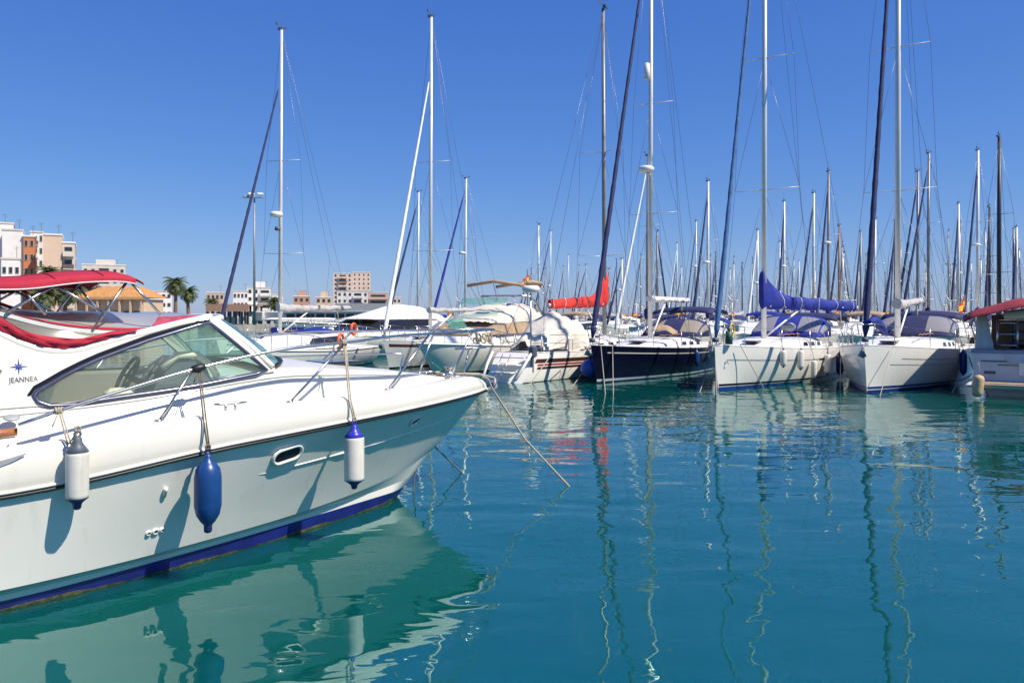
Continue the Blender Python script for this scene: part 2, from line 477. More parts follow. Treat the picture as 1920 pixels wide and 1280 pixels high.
# transom plate
tr = MB(); ys = [1.2, 1.4, 1.46, 1.5, 1.5]
tr.add([(XA, -1.42, -.4), (XA, 1.42, -.4), (XA, 1.66, zr(XA)), (XA, -1.66, zr(XA))], [(0, 1, 2, 3)])
tr.build('transom', M['hullw'], pb)

# moulding: gunwale of the deck, bulging over the hull
def gl(fy, fz, xs):
    out = []
    for u in us():
        x = XA + u * (xs - XA)
        out.append((x, max(0.0, fy(x)) if u < 1 else 0.0, fz(x)))
    return out
def ext(x, xs): return XA + (x - XA) / (xs - XA) * (5.78 - XA)
def gy(off, xs):                                    # half breadth with stem stretched to xs, rounded at the nose
    def f(x):
        return p_rub(ext(x, xs)) + off * min(1.0, (xs - x) / 0.35)
    return f
rows = [gl(gy(-.03, 5.77), lambda x: zr(x) - .005, 5.77),
        gl(gy(.012, 5.815), lambda x: zr(x) + .035, 5.84),
        gl(gy(.022, 5.83), lambda x: lerp(zr(x), zg(x), .35), 5.85),
        gl(gy(.018, 5.82), lambda x: lerp(zr(x), zg(x), .65), 5.83),
        gl(gy(.0, 5.78), lambda x: lerp(zr(x), zg(x), .88), 5.78),
        gl(gy(-.035, 5.72), lambda x: lerp(zr(x), zg(x), .97), 5.72),
        gl(gy(-.08, 5.64), lambda x: zg(x), 5.64),
        gl(gy(-.13, 5.55), lambda x: zg(x) - .004, 5.55),
        gl(gy(-.15, 5.5), lambda x: zg(x) - .022, 5.5),
        gl(gy(-.24, 5.4), lambda x: zg(x) - .024, 5.4)]
shell('gunwale', rows, M['gel'], pb)
rr_ = [gl(gy(-.012, 5.80), lambda x: zr(x) - .006, 5.80), gl(gy(.024, 5.84), lambda x: zr(x) - .002, 5.865),
       gl(gy(.028, 5.845), lambda x: zr(x) + .018, 5.87), gl(gy(.010, 5.82), lambda x: zr(x) + .026, 5.82)]
shell('rub_rail', rr_, M['black'], pb)
rr2 = [gl(gy(.010, 5.82), lambda x: zr(x) + .028, 5.847), gl(gy(.032, 5.85), lambda x: zr(x) + .036, 5.872),
       gl(gy(.032, 5.85), lambda x: zr(x) + .052, 5.872), gl(gy(.010, 5.82), lambda x: zr(x) + .060, 5.847)]
shell('rub_strip', rr2, M['gel'], pb)

# deck trunk
YT = [(-4.3, 1.22), (1, 1.28), (2.3, 1.21), (3.1, .98), (3.8, .70), (4.5, .42), (5.0, .20), (5.36, .05)]
ZT = [(-4.3, 1.48), (0, 1.555), (1, 1.60), (2.3, 1.75), (3.1, 1.71), (3.8, 1.645), (4.5, 1.56), (5.0, 1.495), (5.36, 1.46)]
ZM = [(2.0, 1.83), (2.81, 1.815), (3.14, 1.765), (3.65, 1.695), (4.2, 1.625), (4.99, 1.505), (5.38, 1.462)]
def yt(x): return smooth(YT, x)
def zt(x): return smooth(ZT, x)
def side_pts(x):
    yb = max(yt(x) + .03, gy(-.235, 5.4)(x)); zb = zg(x) - .024
    y1, z1 = yt(x), zt(x)
    o = []
    for k, (a, b) in enumerate(((0, 0), (.10, .02), (.3, .22), (.6, .58), (.85, .86), (1, 1))):
        o.append((x, lerp(yb, y1, a), lerp(zb, z1, b)))
    return o
fd = MB()
rows = []
n = 34
for i in range(n + 1):
    x = lerp(2.28, 5.36, i / n)
    sp = side_pts(x)
    y1, z1, zm = yt(x), zt(x), max(zt(x) + .002, smooth(ZM, x))
    half = list(sp)
    for k in range(1, 9):
        q = k / 8
        half.append((x, y1 * (1 - q), z1 + (zm - z1) * (1 - (1 - q) ** 2)))
    rows.append(half + [(a, -b, c) for a, b, c in reversed(half[:-1])])
fd.grid(rows)
fd.build('foredeck', M['gel'], pb)
sd = MB()
for sg in (1, -1):
    rows = []
    for i in range(41):
        x = lerp(-4.3, 2.28, i / 40)
        rows.append([(a, b * sg, c) for a, b, c in side_pts(x)])
    sd.grid(rows if sg > 0 else [list(reversed(r)) for r in rows])
sd.build('side_deck', M['gel'], pb)

# cabin side walls with the long teardrop window
COAM = [(-4.3, 1.95), (-3.0, 2.05), (-1.6, 2.42), (-.8, 2.50), (-.3, 2.31), (.04, 2.14), (.21, 2.045), (.37, 1.995), (.5, 1.985), (.62, 2.0), (.88, 2.075), (1.1, 2.125), (1.41, 2.20), (1.75, 2.275)]
WIN = [(.255, 1.645), (.28, 1.60), (.36, 1.563), (.5, 1.560), (.89, 1.60), (1.3, 1.637), (1.58, 1.668), (2.11, 1.74), (2.215, 1.772),
       (2.10, 1.87), (1.95, 2.005), (1.80, 2.14), (1.705, 2.222),
       (1.60, 2.20), (1.38, 2.135), (1.15, 2.065), (.93, 1.985), (.76, 1.922), (.62, 1.86), (.48, 1.79), (.36, 1.72), (.285, 1.68)]
def wy(x, z): return yt(min(x, 2.3)) - .30 * (z - zt(min(x, 2.3))) - .004
def wall_poly():
    bot = [(lerp(-4.3, 2.30, i / 30), None) for i in range(31)]
    bot = [(x, zt(x) - .01) for x, _ in bot]
    top = []
    for i in range(45):
        x = lerp(1.755, -4.3, i / 44); top.append((x, smooth(COAM, x)))
    return bot + [(2.305, 1.78), (2.1, 1.97), (1.9, 2.15)] + top
outer = wall_poly()
def offset_poly(poly, d):
    out = []; n = len(poly)
    for i in range(n):
        a = Vector(poly[i - 1]); b = Vector(poly[i]); c = Vector(poly[(i + 1) % n])
        t1 = (b - a).normalized(); t2 = (c - b).normalized()
        nn = Vector((t1.y + t2.y, -(t1.x + t2.x)))
        nn = nn.normalized() if nn.length > 1e-6 else Vector((t1.y, -t1.x))
        out.append((b.x + nn.x * d, b.y + nn.y * d))
    return out
# WIN runs counter-clockwise in (x, z): positive offset is outward
wm = MB()
for sg in (-1, 1):
    polys = [[Vector((x, z, 0)) for x, z in outer], [Vector((x, z, 0)) for x, z in WIN]]
    tris = tessellate_polygon(polys)
    flat = [p for pl in polys for p in pl]
    wm.add([(p.x, sg * wy(p.x, p.y), p.y) for p in flat], [tuple(t) for t in tris], False)
wm.build('cabin_side', M['gel'], pb, solid=0.05)
# coaming cap, rounded
cp = MB()
for sg in (-1, 1):
    pts = [(x, sg * (wy(x, smooth(COAM, x)) - .01), smooth(COAM, x) + .0) for x in [lerp(-4.3, 1.74, i / 50) for i in range(51)]]
    cp.tube(pts, .045, 10)
cp.build('coaming_cap', M['gel'], pb)
for sg in (-1, 1):
    fr = MB(); o1, o2 = offset_poly(WIN, .022), offset_poly(WIN, -.012)
    k = len(WIN)
    prof = []
    rows = []
    for pl, off in ((o1, .028), (offset_poly(WIN, .018), .042), (offset_poly(WIN, .0), .046), (o2, .032), (o2, .0)):
        rows.append([(x, sg * (wy(x, z) + off), z) for x, z in pl])
    fr.grid(rows if sg < 0 else [list(reversed(r)) for r in rows], close=True)
    wf = fr.build('window_frame', M['frame'], pb)
    seal = MB(); rows = []
    up = [i for i in range(12, len(WIN))] + [0]
    for wd, off in ((.024, .03), (.034, .036), (.050, .034), (.054, .024)):
        pl = offset_poly(WIN, wd)
        rows.append([(pl[i][0], sg * (wy(*pl[i]) + off), pl[i][1]) for i in up])
    seal.grid(rows if sg < 0 else [list(reversed(r)) for r in rows])
    seal.build('window_seal', M['blackgloss'], wf)
    g = MB(); tris = tessellate_polygon([[Vector((x, z, 0)) for x, z in WIN]])
    g.add([(x, sg * (wy(x, z) + .012), z) for x, z in WIN], [tuple(t) for t in tris])
    g.build('side_window', M['gside'], pb)
# crease line of the deck moulding below the window
cr = MB()
for sg in (-1, 1):
    cr.tube([(x, sg * (lerp(yt(x), gy(-.235, 5.4)(x), .22) + .002), lerp(zt(x), zg(x), .22)) for x in [lerp(-4.2, 4.2, i / 60) for i in range(61)]], .006, 5)
cr.build('moulding_line', M['greyplastic'], pb)

# windscreen
def ws(a, v):
    k = 1 - abs(a) ** 2.4
    b = Vector((2.27 + .42 * k, -1.215 * a, 1.775 + .045 * k))
    t = Vector((1.74 + .34 * k, -1.075 * a, 2.25 + .03 * k))
    p = b.lerp(t, v); p.x += .03 * math.sin(PI * v); return p
g = MB(); g.grid([[ws(a / 12, v / 6) for a in range(-12, 13)] for v in range(7)])
wsg = g.build('windscreen', M['gtint'], pb)
def frame(name, pts, r, m, n=8, flat=None):
    return MB().tube(pts, r, n, flat=flat).build(name, m, wsg)
for a in (-1, 1):
    frame('pillar', [ws(a, v / 6) + Vector((.012, 0, .012)) for v in range(7)], .036, M['white'])
    frame('pillar_seal', [ws(a * .965, .05 + .9 * v / 6) + Vector((.02, 0, .02)) for v in range(7)], .012, M['black'])
frame('top_frame', [ws(a / 12, 1.0) for a in range(-12, 13)], .032, M['white'])
frame('base_seal', [ws(a / 12, 0.0) + Vector((.01, 0, .012)) for a in range(-12, 13)], .022, M['black'])
frame('mullion', [ws(0.0, v / 6) + Vector((.015, 0, .015)) for v in range(7)], .026, M['black'])
wp = MB().tube([ws(-.12, .02) + Vector((.05, 0, .05)), ws(-.05, .35) + Vector((.04, 0, .05)), ws(.05, .75) + Vector((.03, 0, .04))], .012, 6)
wp.tube([ws(-.2, .55) + Vector((.03, 0, .03)), ws(.28, .95) + Vector((.03, 0, .03))], .010, 6)
wp.build('wiper', M['black'], wsg)

# cockpit inside
c = MB(); c.box(-4.2, 2.2, -1.2, 1.2, .80, .84); c.build('cockpit_floor', M['deck'], pb)
c = MB(); c.grid([[(lerp(1.45, 2.75, i / 8), y, smooth([(1.45, 1.60), (1.7, 1.70), (2.1, 1.745), (2.75, 1.77)], lerp(1.45, 2.75, i / 8)) - .06 * abs(y) ** 2) for y in [lerp(-1.12, 1.12, k / 10) for k in range(11)]] for i in range(9)])
c.grid([[(1.45, y, z) for y in (-1.12, 1.12)] for z in (.84, 1.58)])
c.build('dashboard', M['gel'], pb)
hc = MB()
prof = [(1.36, 1.30), (1.22, 1.42), (1.27, 1.62), (1.42, 1.83), (1.52, 1.90), (1.72, 1.86), (1.80, 1.66), (1.80, 1.3)]
hc.grid([[(x, y, z) for x, z in prof] for y in (-.92, -.88, -.35, -.31)], close=False)
hc.add([(x, -.92, z) for x, z in prof], [tuple(range(8))]); hc.add([(x, -.31, z) for x, z in prof], [tuple(reversed(range(8)))])
con = hc.build('helm_console', M['dash'], pb)
cw = MB(); cw.tube([(1.34, -.93, 1.80), (1.47, -.93, 1.92), (1.66, -.92, 1.92), (1.80, -.9, 1.80), (1.86, -.88, 1.70)], .035, 8); cw.build('console_rim', M['seat'], con)
for k in range(5):
    q = MB(); cx, cz = 1.33 + .05 * (k % 3) * .9, 1.71 + .075 * (k % 3)
    y = -.80 + .11 * (k // 3) * 1.6 + .04 * (k % 2)
    q.lathe([(.036, 0), (.04, .01), (.032, .014)], (0, 0, 0), 14)
    o = q.build('gauge', M['seat'], con); o.location = (cx - .045, y, cz); o.rotation_euler = (0, -.96, 0)
q = MB(); q.box(-.07, .07, -.10, .10, 0, .012); o = q.build('instrument_screen', M['greyplastic'], con); o.location = (1.345, -.50, 1.765); o.rotation_euler = (0, -.96, 0)
st = MB(); Mx = Matrix.Rotation(math.radians(-62), 3, 'Y')
st.torus((1.10, -.66, 1.73), .185, .019, 28, 8, Mx)
for a in (90, 210, 330):
    st.tube([Vector((1.10, -.66, 1.73)), Vector((1.10, -.66, 1.73)) + Mx @ Vector((.18 * math.cos(math.radians(a)), .18 * math.sin(math.radians(a)), 0))], .014, 6)
st.tube([(1.10, -.66, 1.73), (1.24, -.66, 1.65)], .03, 8)
st.build('steering_wheel', M['black'], pb)
se = MB(); se.obox((.62, -.62, 1.30), .5, .62, .16, 0, .05); se.obox((.36, -.62, 1.55), .14, .62, .5, 0, .05); se.obox((.62, -.62, 1.0), .3, .3, .4, 0, .02)
se.obox((.95, -.98, 1.585), .22, .2, .12, 0, .04)
se.build('helm_seat', M['seat'], pb)
se = MB(); se.obox((.9, .7, 1.25), 1.4, .7, .18, 0, .06); se.obox((.9, 1.05, 1.5), 1.4, .12, .4, 0, .05); se.obox((.5, .6, 1.02), 2.2, .8, .3, 0, .03)
se.build('companion_bench', M['seat'], pb)

# rails
def rail_y(x): return max(0.0, taper(x, 1.60, .5, 5.95, 2.45))
RZ = [(.10, 1.455), (.37, 1.54), (.9, 1.69), (1.43, 1.825), (2.2, 1.962), (3.05, 2.02), (3.77, 2.07), (5.0, 2.085), (5.95, 2.10)]
def rpt(x, sg): return Vector((x, sg * rail_y(x), smooth(RZ, x)))
xsr = [lerp(.10, 5.60, i / 48) for i in range(49)]
near = [rpt(x, -1) for x in xsr]; far = [rpt(x, 1) for x in xsr]
ye = rail_y(5.60)
arc = [Vector((5.60 + .33 * math.cos(a), -ye * math.sin(-a) , 2.097)) for a in [lerp(-PI/2, PI/2, i / 12) for i in range(1, 12)]]
arc = [Vector((p.x, ye * math.sin(a), p.z)) for p, a in zip(arc, [lerp(-PI/2, PI/2, i / 12) for i in range(1, 12)])]
br_ = MB().tube(near + arc + list(reversed(far)), .0155, 10)
rail = br_.build('bow_rail', M['steel'], pb)
STN = [(1.12, 1.40), (2.36, 2.98), (3.67, 4.28), (4.97, 5.28)]
for sg in (-1, 1):
    for xb, xt in STN:
        yb = max(.02, gy(-.10, 5.64)(xb))
        t = rpt(xt, sg); t.z -= .012
        s_ = MB().tube([(xb, sg * yb, zg(xb) - .005), t], .0135, 8)
        s_.tube([(xb, sg * yb, zg(xb) - .006), (xb, sg * yb, zg(xb) + .014)], .035, 10)
        s_.build('stanchion', M['steel'], rail)
    mid = [rpt(x, sg).lerp(Vector((x - .35, sg * max(0, gy(-.1, 5.64)(x - .35)), zg(x - .35))), .52) for x in [lerp(3.2, 5.0, i / 16) for i in range(17)]]
    e = mid[-1]; xb = 4.75
    mid += [e + Vector((.05, 0, -.03)), e + Vector((.03, 0, -.10)), Vector((xb, sg * gy(-.1, 5.64)(xb), zg(xb)))]
    if sg > 0: MB().tube(mid, .012, 8).build('mid_rail', M['steel'], rail)
st = MB(); st.tube([(5.40, -.12, 1.84), (5.76, -.10, 1.86), (5.84, 0, 1.86), (5.76, .10, 1.86), (5.40, .12, 1.84), (5.36, 0, 1.84), (5.40, -.12, 1.84)], .012, 8)
st.tube([(5.45, .0, 1.46), (5.62, .1, 1.85)], .011, 8); st.build('pulpit_step', M['steel'], rail)
j = MB(); j.lathe([(.022, -.06), (.034, -.045), (.038, 0), (.034, .045), (.022, .06)], (0, 0, 0), 12, 'x'); o = j.build('rail_joint', M['black'], rail)
o.location = rpt(1.46, -1); o.rotation_euler = (0, -.22, -.02)
# cleats
def cleat(x, y, z, rz, parent, k=1.0):
    m_ = MB(); m_.tube([(-.15*k, 0, .062*k), (-.08*k, 0, .058*k), (.08*k, 0, .058*k), (.15*k, 0, .062*k)], [.008*k, .014*k, .014*k, .008*k], 8)
    for s in (-.045, .045): m_.tube([(s*k, 0, 0), (s*k, 0, .058*k)], .013*k, 8)
    o = m_.build('cleat', M['steel'], parent); o.location = (x, y, z); o.rotation_euler = (0, 0, rz); return o
for sg in (-1, 1):
    cleat(1.76, sg * gy(-.12, 5.64)(1.76), zg(1.76), -sg * .05, pb)
    cleat(5.0, sg * .30, zg(5.0) - .01, -sg * .5, pb)
wl_ = MB(); wl_.lathe([(.09, 0), (.09, .05), (.05, .07), (.05, .12), (.075, .135), (.075, .15)], (5.22, 0, 1.47), 14); wl_.build('windlass', M['steel'], pb)
an = MB(); an.tube([(5.2, 0, 1.52), (5.7, 0, 1.49), (5.98, 0, 1.42)], .02, 8); an.tube([(5.98, 0, 1.42), (6.0, 0, 1.30), (5.88, 0, 1.22)], [.02, .035, .01], 8)
an.add([(5.86, -.12, 1.25), (5.86, .12, 1.25), (6.02, .05, 1.42), (6.02, -.05, 1.42), (5.94, 0, 1.26)], [(0, 4, 3), (4, 1, 2), (3, 4, 2)])
an.build('anchor', M['greyplastic'], pb)
cv = MB(); cv.obox((3.55, 0, 1.735), .52, .52, .035, 0, .015); cv.build('deck_hatch', M['darkwin'], pb)

# hull fittings (starboard and port)
def hull_pt(x, z, sg, off=0.0):
    """point on the topsides at (x, z)"""
    best = None
    for k in range(61):
        kk = k / 60; xs = lerp(4.95, 5.76, kk ** .92); q = (x - XA) / (xs - XA)
        zz = lerp(zc(XA + q*(4.95-XA)), zr(XA + q*(5.78-XA)), kk)
        if best is None or abs(zz - z) < best[0]:
            a = p_ch(XA + q*(4.95-XA)); b = p_rub(XA + q*(5.78-XA)) - .008
            best = (abs(zz - z), lerp(a, b, kk ** (1.12 + .2*max(0, min(1, (x - 1.5)/3)))))
    return Vector((x, sg * (best[1] + off), z))
def hull_frame(x, z, sg):
    p = hull_pt(x, z, sg); tx = (hull_pt(x + .05, z + .004, sg) - p).normalized(); tz = (hull_pt(x, z + .05, sg) - p).normalized()
    nn = tx.cross(tz) * (1 if sg < 0 else -1); nn.normalize()
    return p, tx, tz, nn
def stadium(a, b, n=8):
    out = []
    for k in range(n + 1): t = lerp(-PI/2, PI/2, k / n); out.append((a + b*math.cos(t), b*math.sin(t)))
    for k in range(n + 1): t = lerp(PI/2, 3*PI/2, k / n); out.append((-a + b*math.cos(t), b*math.sin(t)))
    return out
def porthole(x, z, sg, a, b, tilt, rim=.03):
    p, tx, tz, nn = hull_frame(x, z, sg)
    ct, st_ = math.cos(tilt), math.sin(tilt)
    u = tx * ct + tz * st_; v = tz * ct - tx * st_
    rows = []
    for k, off in ((rim, .0), (rim * .85, .022), (.25 * rim, .024), (0, .012), (-.004, -.004)):
        rows.append([p + u * s * (1) + v * t + nn * off for s, t in stadium(a, b + k)])
    m_ = MB(); m_.grid(rows, close=True); po = m_.build('porthole', M['hullw'], pb)
    m_ = MB(); vs = [p + u*s + v*t + nn*.006 for s, t in stadium(a, b + .004)]
    m_.add(vs, [tuple(range(len(vs)))]); m_.build('pane', M['darkwin'], po)
for sg in (-1, 1):
    porthole(2.33, .965, sg, .085, .062, .08)
    porthole(4.13, 1.075, sg, .045, .036, .25, .012)
    for k, (x, z, r) in enumerate(((1.07, .435, .026), (1.13, .437, .033), (1.19, .44, .026))):
        p, tx, tz, nn = hull_frame(x, z, sg)
        m_ = MB()
        m_.grid([[p + (tx*math.cos(2*PI*i/14) + tz*math.sin(2*PI*i/14))*rad + nn*off for i in range(14)] for rad, off in ((r, 0), (r*.92, .014), (r*.5, .018), (r*.45, .004))], close=True)
        th = m_.build('drain_outlet', M['white'], pb)
        m_ = MB(); m_.add([p + (tx*math.cos(2*PI*i/10) + tz*math.sin(2*PI*i/10))*r*.47 + nn*.006 for i in range(10)], [tuple(range(10))]); m_.build('bore', M['hole'], th)
    p, tx, tz, nn = hull_frame(1.17, .80, sg)
    MB().tube([p - tz*.05 + nn*.004, p + tz*.02 + nn*.02, p + tz*.04 + nn*.02], .017, 8).build('vent_spout', M['white'], pb)
    # spray knuckle forward
    rows = []
    kn = []
    for i in range(25):
        x = lerp(2.05, 5.0, i / 24); z = lerp(.80, .975, i / 24)
        kn.append(hull_pt(x, z, sg, .002))
    MB().tube(kn, [.002 + .010*math.sin(PI*i/24) for i in range(25)], 6).build('spray_knuckle', M['hullw'], pb)
# step recess and teak trim at the quarter, drawn by the picture's left edge
tk = MB(); tk.grid([[(x, -(1.545 + (.02 if k in (1, 2) else 0)), zg(x) + .115 - .055*k/3 + .02*(x+.3)) for x in [lerp(-1.6, .10, i/10) for i in range(11)]] for k in range(4)])
tk.build('teak_trim', M['teak'], pb, solid=.01)
sp = MB(); sp.grid([[(x, -1.535 - .10*k/4, zg(x) + .06 - .16*k/4) for x in [lerp(-1.6, .09, i/10) for i in range(11)]] for k in range(5)])
sp.build('step_moulding', M['gel'], pb)
q = MB(); pts = []
for i in range(13): t = i / 12; pts.append((lerp(-.9, .13, t), -(gy(.024, 5.85)(0)), 1.155 + .10 * t ** 3 ))
pts2 = [(x, y - .002, z - .10 * (1 - t / 12) ** .6 - .01) for t, (x, y, z) in enumerate(pts)]
q.grid([pts, pts2]); q.build('step_recess', M['greyplastic'], pb)
# lettering, star and number on the cabin side
def side_matrix(x, z, rot=0.0):
    p = Vector((x, -(wy(x, z) + .029), z)); up = (Vector((x, -(wy(x, z + .1) + .029), z + .1)) - p).normalized()
    tx = Vector((1, 0, .0)); nn = tx.cross(up).normalized()
    R = Matrix((tx, up, nn)).transposed().to_4x4()
    return Matrix.Translation(p) @ R @ Matrix.Rotation(rot, 4, 'Z')
text_mesh('lettering', 'JEANNEA', .062, M['logo_dark'], pb, side_matrix(.085, 1.755, .02) @ Matrix.Diagonal((.78, 1, 1, 1)), .002)
text_mesh('number', '4', .085, M['logo_dark'], pb, Matrix.Translation((.0, -1.655, 1.265)) @ Matrix.Rotation(PI/2 - .3, 4, 'X'), .002)
s8 = MB(); vs = [(0, 0, .004)]
for k in range(16):
    a = 2*PI*k/16 + PI/2; r = (.072 if k % 4 == 0 else .042) if k % 2 == 0 else .016
    vs.append((r*math.cos(a), r*math.sin(a), .001))
Mx = side_matrix(.155, 1.88)
s8.add([Mx @ Vector(v) for v in vs], [(0, 1 + k, 1 + (k + 1) % 16) for k in range(16)]); s8.build('star_emblem', M['logo_blue'], pb)
v_ = MB(); v_.lathe([(.045, 0), (.05, .008), (.042, .014), (.0, .012)], (0, 0, 0), 18); o = v_.build('air_vent', M['greyplastic'], pb); o.location = side_matrix(.08, 1.50).translation + Vector((0, -.095, -.01)); o.rotation_euler = (PI/2 - .85, 0, 0); o.scale = (1.2, .75, 1)
gh = MB(); gh.tube([(-.5, -1.19, 1.90), (-.02, -1.235, 1.86), (.03, -1.22, 1.845)], .018, 8); gh.build('grab_handle', M['steel'], pb)

# red bimini top
BZ = [(-2.6, 2.34), (-1.2, 2.55), (-.3, 2.55), (.04, 2.565), (.42, 2.605), (.74, 2.635), (.95, 2.65), (1.10, 2.63)]
def bim(x, y, lift=0.0):
    e = abs(y) / 1.12
    return Vector((x, y, smooth(BZ, x) + .075 * (1 - e ** 3.0) + lift - .035 * (1 - math.cos(2*PI*(x + .2)/.85)) * .25))
b_ = MB(); xs_ = [lerp(-2.6, 1.06, i / 44) for i in range(45)]
rows = [[bim(x, lerp(-1.12, 1.12, k / 18)) for k in range(19)] for x in xs_]
nose = [[Vector((1.06 + .06*math.sin(t*PI/2)*1.2, p.y*(1 - .01*t), p.z - .05*t)) for p in rows[-1]] for t in (.35, .7, 1.0)]
b_.grid(rows + nose)
for sg in (-1, 1):                                   # hanging side valance
    b_.grid([[Vector((x, sg*(1.12 + .012*k/3), bim(x, 1.12).z - k/3*(.035 + .02*(1 - min(1, abs(x - .3)/1.5))))) for x in xs_] for k in range(4)])
bi = b_.build('bimini_top', M['red'], pb, solid=.006)
sm_ = MB()
for x in (-1.9, -1.0, -.28, .43, .80): sm_.tube([bim(x, lerp(-1.12, 1.12, k / 18), .006) for k in range(19)], .006, 5)
for y in (-.55, .55): sm_.tube([bim(x, y, .006) for x in xs_], .005, 5)
sm_.build('seam', M['maroon'], bi)
pipe = MB()
for sg in (-1, 1): pipe.tube([Vector((x, sg*1.136, bim(x, 1.12).z - .035 - .02*(1 - min(1, abs(x - .3)/1.5)))) for x in xs_], .007, 6)
pipe.build('piping', M['whitecover'], bi)
def strut(a, b, r=.0125): MB().tube([a, b], r, 8).build('strut', M['steel'], bi)
for sg in (-1, 1):
    strut((1.0, sg*1.09, 2.60), (.72, sg*1.12, 2.18))
    strut((1.02, sg*1.09, 2.60), (1.28, sg*1.10, 2.30))
    strut((.43, sg*1.09, 2.55), (.80, sg*1.10, 2.32))
    strut((.42, sg*1.09, 2.54), (.08, sg*1.13, 2.32))
    strut((.20, sg*1.09, 2.51), (.36, sg*1.12, 2.30))
    strut((-1.4, sg*1.11, 2.40), (-.6, sg*1.14, 2.40))
for x in (-2.2, -1.0, .43, 1.0):
    MB().tube([bim(x, lerp(-1.11, 1.11, k / 14), -.035) for k in range(15)], .0125, 8).build('hoop', M['steel'], bi)
# camper cover: clear vinyl draped from the windscreen back over the cockpit
NE = [(-1.6, 2.44), (-.6, 2.42), (-.2, 2.365), (.04, 2.33), (.25, 2.265), (.45, 2.215), (.7, 2.178), (.95, 2.162), (1.12, 2.162), (1.4, 2.212), (1.70, 2.272)]
RG = [(-1.6, 2.46), (-.6, 2.40), (0, 2.355), (.6, 2.335), (1.2, 2.325), (1.75, 2.30)]
def cover(x, y):
    e = abs(y) / 1.10; a, b = smooth(NE, x), smooth(RG, x)
    w_ = .006*math.sin(x*11 + y*3) + .004*math.sin(x*23 - y*7)
    return Vector((x + (.30*(1 - e*e) if x > 1.2 else .30*(1 - e*e)*max(0, x)/1.2), y, lerp(b, a, e ** 2.0) + w_*(1 - e)))
cvx = [lerp(-1.6, 1.70, i / 48) for i in range(49)]
cs = MB(); cs.grid([[cover(x, lerp(-1.10, 1.10, k / 20)) for k in range(21)] for x in cvx])
cvr = cs.build('vinyl_cover', M['vinyl'], pb)
for sg in (-1, 1):
    t_ = MB(); t_.grid([[cover(x, sg*lerp(1.105, 1.045, k / 3)) + Vector((0, 0, .006)) for k in range(4)] for x in cvx]); t_.build('red_trim', M['red'], cvr)
    t_ = MB(); t_.grid([[Vector((x, sg*1.108, smooth(NE, x) - .004 - .034*k/2)) for k in range(3)] for x in cvx[:40]]); t_.build('white_hem', M['whitecover'], cvr)
t_ = MB(); t_.grid([[cover(lerp(1.18, 1.69, i / 10), y) + Vector((0, 0, .007)) for i in range(11)] for y in [lerp(-1.07, -.62, k / 6) for k in range(7)]]); t_.build('red_panel', mat('red_net', (.42, .06, .10), .8, var=.35, vscale=14), cvr)
t_ = MB(); t_.grid([[Vector((x, -lerp(1.10, wy(x, smooth(COAM, x)) - .0, k/5) , lerp(smooth(NE, x) - .03, smooth(COAM, x) + .075, k/5) + .004*math.sin(9*x + k))) for k in range(6)] for x in [lerp(-.6, .95, i/30) for i in range(31)]])
t_.build('side_curtain', M['vinyltan'], cvr)
t_ = MB()
rows = []
for i in range(49):
    x = lerp(-.6, 1.06, i/48); zc_ = smooth(COAM, x) + .035; hgt = interp([(-.6, .13), (0, .105), (.3, .09), (.6, .075), (.85, .05), (1.06, .006)], x)
    rows.append([(x, -(wy(x, zc_) + .035 + .02*math.sin(PI*k/5) + .010*math.sin(17*x + 2.3*k) + .006*math.sin(41*x + k)), zc_ + hgt*k/5 + .007*math.sin(13*x + 1.7*k)*(k/5)) for k in range(6)])
t_.grid(rows); t_.build('red_skirt', M['red'], cvr)
fv = MB(); fv.add([(-1.6, 1.10, 2.30), (.62, 1.10, 2.28), (.1, 1.10, 2.49), (-.3, 1.10, 2.50), (-1.6, 1.10, 2.42)], [(0, 1, 2, 3, 4)]); far_v = fv.build('far_curtain', M['vinylfar'], pb)
MB().tube([(.64, 1.10, 2.285), (.36, 1.10, 2.39), (.1, 1.10, 2.495)], .018, 6).build('red_edge', M['red'], far_v)

# fenders hanging along the starboard side
def pbw(v): return (pb.matrix_basis if False else (Matrix.Translation(PB_O) @ Matrix.Rotation(PB_ROT, 4, 'Z'))) @ Vector(v)
FEND = 'fenders of the foreground cruiser'
def fender_mesh(f, L, r, kind):
    hb = .62 * L if kind != 'fat' else .5 * L
    if kind == 'fat':
        prof = [(.02, 0), (.028, .02), (.03, .05), (r*.55, .085), (r*.85, .14), (r, .22), (r, L-.20), (r*.9, L-.13), (r*.6, L-.08), (.035, L-.05), (.03, L-.02), (.02, L)]
        MB().lathe([(a, z) for a, z in prof], (0, 0, 0), 22).build('body', M['fblue'], f)
        MB().lathe([(.02, -.012), (.034, 0), (.036, .055), (.03, .07)], (0, 0, 0), 12).build('nipple', M['fnavy'], f)
        MB().torus((0, 0, L + .02), .022, .009, 14, 6, Matrix.Rotation(PI/2, 3, 'X')).build('eye', M['fnavy'], f)
    else:
        MB().lathe([(r*.86, .085), (r*.99, .10), (r, .12), (r, L-.15), (r*.985, L-.13), (r*.86, L-.115)], (0, 0, 0), 22).build('body', M['fwhite'], f)
        capb = M['fnavy']; capt = M['greyplastic'] if kind == 'grey' else M['fcap']
        MB().lathe([(.018, 0), (.03, .012), (.032, .035), (r*.5, .055), (r*.98, .088), (r*.9, .1)], (0, 0, 0), 20).build('lower_cap', capb if kind == 'grey' else M['fnavy'], f)
        MB().lathe([(r*.9, L-.13), (r*.99, L-.12), (r*.62, L-.075), (.036, L-.05), (.032, L-.02), (.018, L)], (0, 0, 0), 20).build('upper_cap', M['dash'] if kind == 'grey' else capt, f)
        MB().torus((0, 0, L + .015), .022, .009, 14, 6, Matrix.Rotation(PI/2, 3, 'X')).build('eye', M['dash'] if kind == 'grey' else capt, f)
